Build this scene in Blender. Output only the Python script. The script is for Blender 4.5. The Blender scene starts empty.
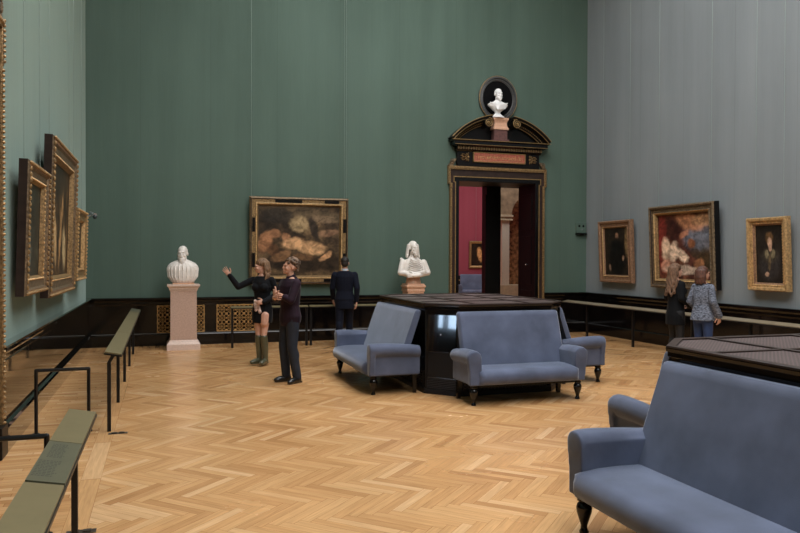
import bpy, bmesh, math, random
from mathutils import Vector, Matrix, Euler
random.seed(7)
PI = math.pi
S = bpy.context.scene
C = S.collection
V = Vector

# ------------------------------------------------------------------ materials
def srgb(r, g, b):
    f = lambda c: (c/255/12.92) if c/255 <= .04045 else ((c/255+.055)/1.055)**2.4
    return (f(r), f(g), f(b), 1)

MATS = {}
def mat(name, col, rough=.5, metal=0, spec=.5, noise=0, nscale=20, bump=0, bscale=60, sheen=0, coat=0,
        stretch=(1, 1, 1), sheen_tint=None, sheen_rough=.3, emit=0, coat_rough=.05, col2=None):
    m = bpy.data.materials.new(name); m.use_nodes = True
    nt = m.node_tree; b = nt.nodes['Principled BSDF']
    b.inputs['Base Color'].default_value = col
    b.inputs['Roughness'].default_value = rough
    b.inputs['Metallic'].default_value = metal
    b.inputs['Specular IOR Level'].default_value = spec
    b.inputs['Sheen Weight'].default_value = sheen
    b.inputs['Sheen Roughness'].default_value = sheen_rough
    if sheen_tint: b.inputs['Sheen Tint'].default_value = sheen_tint
    b.inputs['Coat Weight'].default_value = coat
    b.inputs['Coat Roughness'].default_value = coat_rough
    if emit:
        b.inputs['Emission Color'].default_value = col
        b.inputs['Emission Strength'].default_value = emit
    tc = nt.nodes.new('ShaderNodeTexCoord'); mp = nt.nodes.new('ShaderNodeMapping')
    mp.inputs['Scale'].default_value = stretch
    nt.links.new(tc.outputs['Object'], mp.inputs['Vector'])
    if noise:
        n = nt.nodes.new('ShaderNodeTexNoise'); n.inputs['Scale'].default_value = nscale
        n.inputs['Detail'].default_value = 5
        nt.links.new(mp.outputs[0], n.inputs['Vector'])
        r = nt.nodes.new('ShaderNodeValToRGB')
        lo = [c*(1-noise) for c in col[:3]]+[1]
        hi = [min(1, c*(1+noise)) for c in (col2 or col)[:3]]+[1]
        r.color_ramp.elements[0].position = .3; r.color_ramp.elements[1].position = .7
        r.color_ramp.elements[0].color = lo; r.color_ramp.elements[1].color = hi
        nt.links.new(n.outputs['Fac'], r.inputs[0]); nt.links.new(r.outputs[0], b.inputs['Base Color'])
    if bump:
        n2 = nt.nodes.new('ShaderNodeTexNoise'); n2.inputs['Scale'].default_value = bscale
        n2.inputs['Detail'].default_value = 4
        nt.links.new(mp.outputs[0], n2.inputs['Vector'])
        bp = nt.nodes.new('ShaderNodeBump'); bp.inputs['Strength'].default_value = bump
        bp.inputs['Distance'].default_value = .01
        nt.links.new(n2.outputs['Fac'], bp.inputs['Height']); nt.links.new(bp.outputs[0], b.inputs['Normal'])
    MATS[name] = m
    return m

def wall_fabric(name, c1, c2, sheen, tint):
    """stretched damask cloth: vertical streaks, seams between cloth widths"""
    m = bpy.data.materials.new(name); m.use_nodes = True
    nt = m.node_tree; N = nt.nodes; Lk = nt.links; b = N['Principled BSDF']
    b.inputs['Roughness'].default_value = .75; b.inputs['Specular IOR Level'].default_value = .3
    b.inputs['Sheen Weight'].default_value = sheen; b.inputs['Sheen Roughness'].default_value = .35
    b.inputs['Sheen Tint'].default_value = tint
    tc = N.new('ShaderNodeTexCoord')
    def noi(scale, st):
        mp = N.new('ShaderNodeMapping'); mp.inputs['Scale'].default_value = st
        n = N.new('ShaderNodeTexNoise'); n.inputs['Scale'].default_value = scale; n.inputs['Detail'].default_value = 4
        Lk.new(tc.outputs['Object'], mp.inputs[0]); Lk.new(mp.outputs[0], n.inputs['Vector']); return n
    a = noi(3, (1, 1, .06)); c = noi(.6, (1, 1, .7)); d = noi(45, (1, 1, .05))
    m1 = N.new('ShaderNodeMath'); m1.operation = 'ADD'; Lk.new(a.outputs[0], m1.inputs[0]); Lk.new(c.outputs[0], m1.inputs[1])
    m2 = N.new('ShaderNodeMath'); m2.operation = 'MULTIPLY_ADD'; m2.inputs[1].default_value = .35
    Lk.new(d.outputs[0], m2.inputs[0]); Lk.new(m1.outputs[0], m2.inputs[2])
    r = N.new('ShaderNodeValToRGB')
    r.color_ramp.elements[0].position = .88; r.color_ramp.elements[1].position = 1.42
    r.color_ramp.elements[0].color = c1; r.color_ramp.elements[1].color = c2
    mr = N.new('ShaderNodeMapRange'); mr.inputs[1].default_value = .85; mr.inputs[2].default_value = 1.5
    Lk.new(m2.outputs[0], mr.inputs[0])
    r.color_ramp.elements[0].position = 0; r.color_ramp.elements[1].position = 1
    Lk.new(mr.outputs[0], r.inputs[0])
    # seams: every 1.35 m along x + y
    sp = N.new('ShaderNodeSeparateXYZ'); Lk.new(tc.outputs['Object'], sp.inputs[0])
    ad = N.new('ShaderNodeMath'); ad.operation = 'ADD'; Lk.new(sp.outputs[0], ad.inputs[0]); Lk.new(sp.outputs[1], ad.inputs[1])
    dv = N.new('ShaderNodeMath'); dv.operation = 'DIVIDE'; dv.inputs[1].default_value = 1.35; Lk.new(ad.outputs[0], dv.inputs[0])
    fr = N.new('ShaderNodeMath'); fr.operation = 'FRACT'; Lk.new(dv.outputs[0], fr.inputs[0])
    lt = N.new('ShaderNodeMath'); lt.operation = 'LESS_THAN'; lt.inputs[1].default_value = .009; Lk.new(fr.outputs[0], lt.inputs[0])
    mx = N.new('ShaderNodeMixRGB'); mx.blend_type = 'MULTIPLY'; mx.inputs[2].default_value = (.86, .86, .86, 1)
    Lk.new(lt.outputs[0], mx.inputs[0]); Lk.new(r.outputs[0], mx.inputs[1]); Lk.new(mx.outputs[0], b.inputs['Base Color'])
    bp = N.new('ShaderNodeBump'); bp.inputs['Strength'].default_value = .25; bp.inputs['Distance'].default_value = .01
    Lk.new(m2.outputs[0], bp.inputs['Height']); Lk.new(bp.outputs[0], b.inputs['Normal'])
    return m

def canvas_mat(name, stops, blobs, seed=0, nscale=3.2, dist=.16, stretch=(1, 1, 1), bright=1.0):
    """a loose generic painting: mottled ground with soft patches of colour"""
    m = bpy.data.materials.new(name); m.use_nodes = True
    nt = m.node_tree; N = nt.nodes; Lk = nt.links; b = N['Principled BSDF']
    b.inputs['Roughness'].default_value = .45; b.inputs['Specular IOR Level'].default_value = .3
    tc = N.new('ShaderNodeTexCoord')
    n0 = N.new('ShaderNodeTexNoise'); n0.noise_dimensions = '4D'; n0.inputs['W'].default_value = seed; n0.inputs['Scale'].default_value = 6.5
    n0.inputs['Detail'].default_value = 8; n0.inputs['Roughness'].default_value = .68
    Lk.new(tc.outputs['Generated'], n0.inputs['Vector'])
    sb = N.new('ShaderNodeVectorMath'); sb.operation = 'SUBTRACT'; sb.inputs[1].default_value = (.5, .5, .5)
    Lk.new(n0.outputs['Color'], sb.inputs[0])
    sc = N.new('ShaderNodeVectorMath'); sc.operation = 'SCALE'; sc.inputs['Scale'].default_value = dist; Lk.new(sb.outputs[0], sc.inputs[0])
    ad = N.new('ShaderNodeVectorMath'); ad.operation = 'ADD'; Lk.new(tc.outputs['Generated'], ad.inputs[0]); Lk.new(sc.outputs[0], ad.inputs[1])
    fl = N.new('ShaderNodeVectorMath'); fl.operation = 'MULTIPLY'; fl.inputs[1].default_value = (1, 0, 1); Lk.new(ad.outputs[0], fl.inputs[0])
    mp = N.new('ShaderNodeMapping'); mp.inputs['Scale'].default_value = stretch; Lk.new(fl.outputs[0], mp.inputs[0])
    n1 = N.new('ShaderNodeTexNoise'); n1.noise_dimensions = '4D'; n1.inputs['W'].default_value = seed+9; n1.inputs['Scale'].default_value = nscale
    n1.inputs['Detail'].default_value = 7; n1.inputs['Roughness'].default_value = .62
    Lk.new(mp.outputs[0], n1.inputs['Vector'])
    r = N.new('ShaderNodeValToRGB')
    while len(r.color_ramp.elements) < len(stops): r.color_ramp.elements.new(.5)
    for e, (p, c) in zip(r.color_ramp.elements, stops):
        e.position = p; e.color = srgb(*c)
    Lk.new(n1.outputs[0], r.inputs[0]); cur = r.outputs[0]
    for (u, v, ru, rv, ang, col, st) in blobs:
        m1 = N.new('ShaderNodeVectorMath'); m1.operation = 'SUBTRACT'; m1.inputs[1].default_value = (u, 0, v); Lk.new(fl.outputs[0], m1.inputs[0])
        m2 = N.new('ShaderNodeVectorRotate'); m2.rotation_type = 'Y_AXIS'; m2.inputs['Angle'].default_value = math.radians(ang); Lk.new(m1.outputs[0], m2.inputs['Vector'])
        m3 = N.new('ShaderNodeVectorMath'); m3.operation = 'MULTIPLY'; m3.inputs[1].default_value = (1/ru, 0, 1/rv); Lk.new(m2.outputs[0], m3.inputs[0])
        m4 = N.new('ShaderNodeVectorMath'); m4.operation = 'LENGTH'; Lk.new(m3.outputs[0], m4.inputs[0])
        m5 = N.new('ShaderNodeMapRange'); m5.interpolation_type = 'SMOOTHSTEP'
        m5.inputs[1].default_value = 1.28; m5.inputs[2].default_value = .68; m5.inputs[3].default_value = 0; m5.inputs[4].default_value = st
        Lk.new(m4.outputs['Value'], m5.inputs[0])
        m6 = N.new('ShaderNodeMixRGB'); m6.inputs[2].default_value = srgb(*col); Lk.new(m5.outputs[0], m6.inputs[0]); Lk.new(cur, m6.inputs[1])
        cur = m6.outputs[0]
    # darker and lighter brushwork at hand scale
    n4 = N.new('ShaderNodeTexNoise'); n4.noise_dimensions = '4D'; n4.inputs['W'].default_value = seed+3; n4.inputs['Scale'].default_value = 9; n4.inputs['Detail'].default_value = 6
    n4.inputs['Distortion'].default_value = 1.2; Lk.new(mp.outputs[0], n4.inputs['Vector'])
    m7 = N.new('ShaderNodeMapRange'); m7.inputs[1].default_value = .38; m7.inputs[2].default_value = .62; m7.inputs[3].default_value = .5; m7.inputs[4].default_value = 1.22
    Lk.new(n4.outputs[0], m7.inputs[0])
    m8 = N.new('ShaderNodeVectorMath'); m8.operation = 'SCALE'; Lk.new(cur, m8.inputs[0]); Lk.new(m7.outputs[0], m8.inputs['Scale']); cur = m8.outputs[0]
    # brush-scale mottling
    n2 = N.new('ShaderNodeTexNoise'); n2.inputs['Scale'].default_value = 28; n2.inputs['Detail'].default_value = 3; Lk.new(fl.outputs[0], n2.inputs['Vector'])
    mr = N.new('ShaderNodeMapRange'); mr.inputs[1].default_value = .3; mr.inputs[2].default_value = .7; mr.inputs[3].default_value = .82*bright; mr.inputs[4].default_value = 1.14*bright
    Lk.new(n2.outputs[0], mr.inputs[0])
    mu = N.new('ShaderNodeVectorMath'); mu.operation = 'SCALE'; Lk.new(cur, mu.inputs[0]); Lk.new(mr.outputs[0], mu.inputs['Scale'])
    Lk.new(mu.outputs[0], b.inputs['Base Color'])
    return m

def floor_mat():
    m = bpy.data.materials.new('oak_parquet'); m.use_nodes = True
    nt = m.node_tree; N = nt.nodes; Lk = nt.links; b = N['Principled BSDF']
    at = N.new('ShaderNodeAttribute'); at.attribute_name = 'rnd'
    r = N.new('ShaderNodeValToRGB')
    cols = [(0, (178, 131, 86)), (.1, (191, 144, 96)), (.4, (200, 153, 103)), (.8, (206, 161, 111)), (1, (216, 175, 129))]
    while len(r.color_ramp.elements) < len(cols): r.color_ramp.elements.new(.5)
    for e, (p, c) in zip(r.color_ramp.elements, cols): e.position = p; e.color = srgb(*c)
    Lk.new(at.outputs['Fac'], r.inputs[0])
    uv = N.new('ShaderNodeUVMap'); uv.uv_map = 'UVMap'
    mp = N.new('ShaderNodeMapping'); mp.inputs['Scale'].default_value = (3.5, 55, 1); Lk.new(uv.outputs[0], mp.inputs[0])
    w = N.new('ShaderNodeMath'); w.operation = 'MULTIPLY'; w.inputs[1].default_value = 80; Lk.new(at.outputs['Fac'], w.inputs[0])
    n = N.new('ShaderNodeTexNoise'); n.noise_dimensions = '4D'; n.inputs['Scale'].default_value = 1; n.inputs['Detail'].default_value = 5
    n.inputs['Distortion'].default_value = .6
    Lk.new(mp.outputs[0], n.inputs['Vector']); Lk.new(w.outputs[0], n.inputs['W'])
    mr = N.new('ShaderNodeMapRange'); mr.inputs[1].default_value = .3; mr.inputs[2].default_value = .7; mr.inputs[3].default_value = .84; mr.inputs[4].default_value = 1.13
    Lk.new(n.outputs[0], mr.inputs[0])
    mu = N.new('ShaderNodeVectorMath'); mu.operation = 'SCALE'; Lk.new(r.outputs[0], mu.inputs[0]); Lk.new(mr.outputs[0], mu.inputs['Scale'])
    # worn patches over the whole floor
    tc = N.new('ShaderNodeTexCoord'); n3 = N.new('ShaderNodeTexNoise'); n3.inputs['Scale'].default_value = .55; n3.inputs['Detail'].default_value = 6
    Lk.new(tc.outputs['Object'], n3.inputs['Vector'])
    m3 = N.new('ShaderNodeMapRange'); m3.inputs[1].default_value = .35; m3.inputs[2].default_value = .7; m3.inputs[3].default_value = .92; m3.inputs[4].default_value = 1.06
    Lk.new(n3.outputs[0], m3.inputs[0])
    mu2 = N.new('ShaderNodeVectorMath'); mu2.operation = 'SCALE'; Lk.new(mu.outputs[0], mu2.inputs[0]); Lk.new(m3.outputs[0], mu2.inputs['Scale'])
    # joints between staves (second uv map: distance to plank edges)
    ed = N.new('ShaderNodeUVMap'); ed.uv_map = 'Edge'; se = N.new('ShaderNodeSeparateXYZ'); Lk.new(ed.outputs[0], se.inputs[0])
    def edge(o, w_):
        a = N.new('ShaderNodeMath'); a.operation = 'PINGPONG'; a.inputs[1].default_value = .5; Lk.new(o, a.inputs[0])
        l = N.new('ShaderNodeMath'); l.operation = 'LESS_THAN'; l.inputs[1].default_value = w_; Lk.new(a.outputs[0], l.inputs[0]); return l
    e1 = edge(se.outputs[0], .004); e2 = edge(se.outputs[1], .018)
    mxm = N.new('ShaderNodeMath'); mxm.operation = 'MAXIMUM'; Lk.new(e1.outputs[0], mxm.inputs[0]); Lk.new(e2.outputs[0], mxm.inputs[1])
    mx = N.new('ShaderNodeMixRGB'); mx.blend_type = 'MULTIPLY'; mx.inputs[2].default_value = (.6, .5, .42, 1)
    Lk.new(mxm.outputs[0], mx.inputs[0]); Lk.new(mu2.outputs[0], mx.inputs[1]); Lk.new(mx.outputs[0], b.inputs['Base Color'])
    rr = N.new('ShaderNodeMapRange'); rr.inputs[1].default_value = .3; rr.inputs[2].default_value = .7; rr.inputs[3].default_value = .18; rr.inputs[4].default_value = .30
    Lk.new(n3.outputs[0], rr.inputs[0]); Lk.new(rr.outputs[0], b.inputs['Roughness'])
    b.inputs['Specular IOR Level'].default_value = .5
    # each stave lies very slightly out of level
    bp = N.new('ShaderNodeBump'); bp.inputs['Strength'].default_value = .12; bp.inputs['Distance'].default_value = .002
    Lk.new(n.outputs[0], bp.inputs['Height']); Lk.new(bp.outputs[0], b.inputs['Normal'])
    return m

M_green = wall_fabric('green_wall_cloth', srgb(75, 94, 84), srgb(85, 105, 95), .62, (.8, 1, .93, 1))
M_grey = wall_fabric('sheen_grey_wall_cloth', srgb(120, 126, 129), srgb(131, 137, 140), .3, (.9, .95, 1, 1))  # right wall cloth; daylight sheen is put into its grey base colour
M_red = wall_fabric('red_wall_cloth', srgb(146, 64, 80), srgb(156, 74, 90), .2, (1, .7, .8, 1))
M_black = mat('black_lacquer', srgb(12, 9, 9), .12, spec=.42, noise=.3, nscale=3)
M_black_gloss = mat('polished_black_lacquer', srgb(12, 9, 9), .07, spec=.6, coat=1, coat_rough=.03, noise=.3, nscale=3)
M_beige = mat('highlight_beige_panel', srgb(132, 120, 100), .35, spec=.5, noise=.1, nscale=4)  # right rails; the pale highlight along them is put into the colour
M_black_dull = mat('black_wood', srgb(13, 11, 11), .38, spec=.25, noise=.3, nscale=6)
M_brown = mat('dark_brown_wood', srgb(50, 38, 34), .35, spec=.3, noise=.35, nscale=9, stretch=(1, .2, 1))
M_pipe = mat('black_metal', srgb(18, 18, 20), .38, metal=.3, noise=.2)
M_gold = mat('gilding', srgb(146, 118, 80), .42, metal=.45, noise=.5, nscale=35, bump=.5, bscale=70)
M_goldb = mat('bright_gilding', srgb(196, 160, 112), .4, metal=.45, noise=.4, nscale=30, bump=.5, bscale=80)
M_goldr = mat('reddish_gilding', srgb(140, 106, 80), .45, metal=.3, noise=.45, nscale=35, bump=.5, bscale=80)
M_goldd = mat('tarnished_shaded_gilding', srgb(112, 94, 72), .45, metal=.4, noise=.55, nscale=30, bump=.6, bscale=70)  # tarnish; also stands in for shade on the first two left-wall frames
M_goldl = mat('dull_gold_line', srgb(150, 122, 78), .45, metal=.4, noise=.3, nscale=40)
M_velvet = mat('blue_grey_velvet', srgb(80, 88, 110), .75, spec=.25, sheen=.6, sheen_rough=.4, sheen_tint=(.8, .88, 1, 1), noise=.26, nscale=3.2, bump=.12, bscale=220)
M_marble = mat('white_marble', srgb(226, 219, 212), .38, spec=.4, noise=.07, nscale=7)
M_marblew = mat('cool_white_marble', srgb(235, 234, 234), .4, spec=.4, noise=.04, nscale=8)
M_pink = mat('pink_stone', srgb(190, 160, 144), .34, spec=.4, noise=.14, nscale=45, coat=.2)
M_pinkl = mat('pale_pink_stone', srgb(216, 192, 178), .32, noise=.1, nscale=40, coat=.2)
M_apric = mat('apricot_stone', srgb(206, 162, 134), .4, noise=.14, nscale=30)
M_oliv = mat('olive_panel', srgb(114, 104, 76), .35, spec=.25, noise=.06, nscale=12)
M_olivd = mat('dark_olive_panel', srgb(92, 90, 72), .32, spec=.3, noise=.06, nscale=12)
M_print = mat('printed_letters', srgb(54, 58, 52), .5)
M_redpanel = mat('red_inscription_ground', srgb(168, 92, 72), .45, noise=.35, nscale=22)
M_dark = mat('niche_black', srgb(8, 7, 9), .6, spec=.1, noise=.2)
M_grey_ring = mat('dark_grey_moulding', srgb(72, 72, 72), .35, noise=.25, nscale=8)
M_wire = mat('pale_hanging_wire', srgb(150, 165, 158), .4, metal=.5)
M_chrome = mat('chrome', srgb(220, 220, 222), .18, metal=.9)
M_box = mat('green_painted_box', srgb(78, 98, 88), .5)
M_ceil = mat('ceiling_plaster', srgb(200, 196, 184), .8, noise=.05)
M_cream = mat('cream_stone', srgb(205, 190, 165), .5, noise=.12, nscale=12)
M_mosaic = mat('brown_veined_marble', srgb(70, 48, 34), .35, noise=.9, nscale=9, col2=srgb(150, 112, 78))
M_skin = mat('skin', srgb(198, 148, 124), .5, noise=.08, nscale=15)
M_skinw = mat('skin_fair', srgb(206, 158, 136), .5, noise=.08, nscale=15)
M_eye = mat('eye_dark', srgb(35, 26, 22), .3)

# ------------------------------------------------------------------ mesh builder
class MB:
    def __init__(s): s.v = []; s.f = []; s.m = []; s.cur = 0
    def add(s, vs, fs):
        o = len(s.v); s.v += [tuple(p) for p in vs]
        for f in fs: s.f.append([i+o for i in f]); s.m.append(s.cur)
    def box(s, x0, x1, y0, y1, z0, z1, mt=None):
        p = [(x, y, z) for z in (z0, z1) for y in (y0, y1) for x in (x0, x1)]
        if mt is not None: p = [mt @ V(q) for q in p]
        s.add(p, [(0, 2, 3, 1), (4, 5, 7, 6), (0, 1, 5, 4), (2, 6, 7, 3), (0, 4, 6, 2), (1, 3, 7, 5)])
    def rings(s, rs, closed=True, caps=True):
        n = len(rs[0]); vs = [p for r in rs for p in r]; fs = []
        for i in range(len(rs)-1):
            for j in range(n if closed else n-1):
                k = (j+1) % n; fs.append((i*n+j, i*n+k, (i+1)*n+k, (i+1)*n+j))
        if caps: fs.append(tuple(reversed(range(n)))); fs.append(tuple(range((len(rs)-1)*n, len(rs)*n)))
        s.add(vs, fs)
    def cyl(s, p0, p1, r0, r1=None, n=12):
        r1 = r0 if r1 is None else r1; p0 = V(p0); p1 = V(p1); d = (p1-p0).normalized()
        a = d.orthogonal().normalized(); b = d.cross(a)
        s.rings([[p+(a*math.cos(t)+b*math.sin(t))*r for t in [2*PI*k/n for k in range(n)]] for p, r in ((p0, r0), (p1, r1))])
    def tube(s, pts, r, n=10):
        pts = [V(p) for p in pts]
        for a, b in zip(pts, pts[1:]): s.cyl(a, b, r, n=n)
        for p in pts[1:-1]: s.ell(p, (r, r, r), n=n)
    def capsule(s, p0, p1, r0, r1=None, n=12):
        r1 = r0 if r1 is None else r1; p0 = V(p0); p1 = V(p1); d = p1-p0
        if d.length < 1e-6: d = V((0, 0, 1e-5))
        d.normalize(); a = d.orthogonal().normalized(); b = d.cross(a); rs = []
        for c, r, ts in ((p0, r0, (-80, -50, -20, 0)), (p1, r1, (0, 20, 50, 80))):
            for t in ts:
                t = math.radians(t)
                rs.append([c+d*r*math.sin(t)+(a*math.cos(q)+b*math.sin(q))*r*math.cos(t) for q in [2*PI*k/n for k in range(n)]])
        s.rings(rs)
    def ell(s, c, r, rot=None, n=14, m=8):
        c = V(c); rs = []
        for i in range(m+1):
            t = -PI/2+PI*(i+.02)/(m+.04)
            ring = []
            for k in range(n):
                q = 2*PI*k/n; p = V((r[0]*math.cos(t)*math.cos(q), r[1]*math.cos(t)*math.sin(q), r[2]*math.sin(t)))
                if rot is not None: p = rot @ p
                ring.append(c+p)
            rs.append(ring)
        s.rings(rs)
    def lathe(s, prof, c=(0, 0, 0), n=20, sx=1, sy=1):
        c = V(c)
        s.rings([[c+V((r*sx*math.cos(t), r*sy*math.sin(t), z)) for t in [2*PI*k/n for k in range(n)]] for r, z in prof])
    def eloft(s, rs, n=20):      # (z, cx, cy, rx, ry)
        s.rings([[V((cx+rx*math.cos(t), cy+ry*math.sin(t), z)) for t in [2*PI*k/n for k in range(n)]] for z, cx, cy, rx, ry in rs])
    def prism(s, poly, axis, a0, a1):   # poly of 2-D points in the two other axes (in order)
        def P(u, w, a):
            return {'x': (a, u, w), 'y': (u, a, w), 'z': (u, w, a)}[axis]
        s.rings([[P(u, w, a0) for u, w in poly], [P(u, w, a1) for u, w in poly]])
    def build(s, name, mats, parent=None, bevel=0, seg=2, smooth=True, angle=40, loc=None):
        me = bpy.data.meshes.new(name); me.from_pydata(s.v, [], s.f)
        mats = mats if isinstance(mats, (list, tuple)) else [mats]
        for q in mats: me.materials.append(q)
        for p, i in zip(me.polygons, s.m): p.material_index = i
        bm = bmesh.new(); bm.from_mesh(me); bmesh.ops.recalc_face_normals(bm, faces=bm.faces)
        lim = math.radians(angle)
        for f in bm.faces: f.smooth = smooth
        for e in bm.edges:
            e.smooth = smooth and len(e.link_faces) == 2 and e.calc_face_angle(0) < lim
        bm.to_mesh(me); bm.free()
        o = bpy.data.objects.new(name, me); C.objects.link(o)
        if parent: o.parent = parent
        if loc: o.location = loc
        if bevel:
            md = o.modifiers.new('bevel', 'BEVEL'); md.width = bevel; md.segments = seg; md.limit_method = 'ANGLE'
            md.angle_limit = math.radians(35); md.harden_normals = True
            for p in me.polygons: p.use_smooth = True
            if bevel >= .008:
                for e in me.edges: e.use_edge_sharp = False
        return o
    def blend(s, name, mats, parent=None, voxel=.006, smooth=2, loc=None, factor=.5):
        """fuse overlapping closed shapes into one continuous skin"""
        o = s.build(name+'_tmp', mats)
        md = o.modifiers.new('r', 'REMESH'); md.mode = 'VOXEL'; md.voxel_size = voxel; md.use_smooth_shade = True
        if smooth:
            m2 = o.modifiers.new('s', 'SMOOTH'); m2.iterations = smooth; m2.factor = factor
        dg = bpy.context.evaluated_depsgraph_get()
        me = bpy.data.meshes.new_from_object(o.evaluated_get(dg))
        old = o.data; bpy.data.objects.remove(o); bpy.data.meshes.remove(old)
        me.name = name; me.materials.clear()
        mats = mats if isinstance(mats, (list, tuple)) else [mats]
        me.materials.append(mats[0])
        for p in me.polygons: p.use_smooth = True; p.material_index = 0
        r = bpy.data.objects.new(name, me); C.objects.link(r)
        if parent: r.parent = parent
        if loc: r.location = loc
        return r

def tag(o, label=None, cat=None, group=None, kind=None):
    if label: o['label'] = label
    if cat: o['category'] = cat
    if group: o['group'] = group
    if kind: o['kind'] = kind
    return o
def empty(name, loc=(0, 0, 0), rz=0, label=None, cat=None, group=None, kind=None):
    o = bpy.data.objects.new(name, None); C.objects.link(o); o.empty_display_size = .1
    o.location = loc; o.rotation_euler = (0, 0, rz)
    return tag(o, label, cat, group, kind)
def copy_tree(o, parent=None):
    c = o.copy(); C.objects.link(c)
    if parent: c.parent = parent
    for ch in list(o.children): copy_tree(ch, c)
    return c
def struct(mb, name, m, **k):
    return tag(mb.build(name, m, **k), kind='structure')

# ------------------------------------------------------------------ room shell
XL, XR, YB, YF, ZC = -1.43, 9.745, 15.282, -7.0, 9.6
T = .8
DX, OW, OH = 7.36, .99, 3.54          # door: centre, half opening, opening height
DY = 5.98                             # side doorway centre on the left wall

# herringbone floor ---------------------------------------------------
def clip(poly, x0, x1, y0, y1):
    def cut(p, f, inter):
        out = []
        for i in range(len(p)):
            a, b = p[i], p[(i+1) % len(p)]
            fa, fb = f(a), f(b)
            if fa >= 0: out.append(a)
            if (fa >= 0) != (fb >= 0):
                t = fa/(fa-fb); out.append((a[0]+(b[0]-a[0])*t, a[1]+(b[1]-a[1])*t))
        return out
    for f in (lambda q: q[0]-x0, lambda q: x1-q[0], lambda q: q[1]-y0, lambda q: y1-q[1]):
        poly = cut(poly, f, None)
        if len(poly) < 3: return []
    return poly
class Floor:
    def __init__(s): s.v = []; s.f = []; s.uv = []; s.ed = []; s.r = []
    def plank(s, o, d, L, W, rect):
        d = V(d).normalized(); e = V((-d.y, d.x)); o = V(o)
        P = [o, o+d*L, o+d*L+e*W, o+e*W]
        poly = clip([tuple(p) for p in P], *rect)
        if not poly: return
        b = len(s.v)
        for x, y in poly:
            q = V((x, y))-o; u, w = q.dot(d), q.dot(e)
            s.v.append((x, y, 0)); s.uv.append((u, w)); s.ed.append((u/L, w/W))
        s.f.append(list(range(b, b+len(poly)))); s.r.append(random.random())
    def build(s, name, m):
        me = bpy.data.meshes.new(name); me.from_pydata(s.v, [], s.f)
        u = me.uv_layers.new(name='UVMap'); e = me.uv_layers.new(name='Edge')
        for lp in me.loops:
            u.data[lp.index].uv = s.uv[lp.vertex_index]; e.data[lp.index].uv = s.ed[lp.vertex_index]
        a = me.attributes.new('rnd', 'FLOAT', 'FACE')
        for i, r in enumerate(s.r): a.data[i].value = r
        me.materials.append(m); o = bpy.data.objects.new(name, me); C.objects.link(o)
        return tag(o, kind='structure')
F = Floor(); pw = .076; n = 7; Lp = pw*n
rect = (-.47, 8.78, YF, 14.32)
r2 = math.sqrt(.5)
def gr(a, b):      # grid -> world, (1,1) along +x
    return (-.47+(a+b)*r2*pw, 4.0+(b-a)*r2*pw)
for j in range(-230, 300):
    for i0 in range(-300, 300):
        if (i0-j) % (2*n) == 0:
            c = gr(i0, j)
            if -1.2 < c[0] < 9.4 and YF-.8 < c[1] < 15: F.plank(gr(i0, j), (r2, -r2), Lp, pw, rect)
            # vertical plank in column j, starting at row i0+1
            c = gr(j, i0+1)
            if -1.2 < c[0] < 9.4 and YF-.8 < c[1] < 15.2:
                F.plank(gr(j+1, i0+1), (r2, r2), Lp, pw, rect)
def strips(x0, x1, y0, y1, along, L, W):
    if along == 'y':
        k = 0; x = x0
        while x < x1-1e-4:
            y = y0-random.random()*L
            while y < y1: F.plank((x+W, y), (0, 1), L, W, (x0, x1, y0, y1)); y += L
            x += W
    else:
        y = y0
        while y < y1-1e-4:
            x = x0-random.random()*L
            while x < x1: F.plank((x, y), (1, 0), L, W, (x0, x1, y0, y1)); x += L
            y += W
strips(-.62, -.47, YF, 14.47, 'y', 1.2, .15)
strips(8.78, 8.93, YF, 14.47, 'y', 1.2, .15)
strips(-.47, 8.78, 14.32, 14.47, 'x', 1.2, .15)
strips(XL-.01, -.62, YF, 14.47, 'x', .5, pw)
strips(8.93, XR+.01, YF, 14.47, 'x', .5, pw)
strips(XL-.01, XR+.01, 14.47, YB+.01, 'y', .5, pw)
M_floor = floor_mat()
F.build('floor', M_floor)
F = Floor(); strips(DX-OW, DX+OW, YB+.01, YB+T, 'y', .6, pw); strips(5.5, 20, YB+T, 34, 'x', .6, .16); strips(-8, XL-.01, 3.2, 9, 'x', .6, .12)
F.build('floor', M_floor)

# walls ---------------------------------------------------------------
w = MB(); w.box(XL-T, DX-OW, YB, YB+T, 0, ZC); w.box(DX+OW, XR+T, YB, YB+T, 0, ZC); w.box(DX-OW, DX+OW, YB, YB+T, OH, ZC)
struct(w, 'wall_back', M_green, smooth=False)
w = MB(); w.box(XL-.5, XL, YF, DY-OW, 0, ZC); w.box(XL-.5, XL, DY+OW, YB, 0, ZC); w.box(XL-.5, XL, DY-OW, DY+OW, OH, ZC)
struct(w, 'wall_left', M_green, smooth=False)
w = MB(); w.box(XR, XR+.5, YF, YB, 0, ZC); struct(w, 'wall_right', M_grey, smooth=False)
w = MB(); w.box(XL-.5, XR+.5, YF-.5, YF, 0, ZC); struct(w, 'wall_front', M_green, smooth=False)
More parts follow.
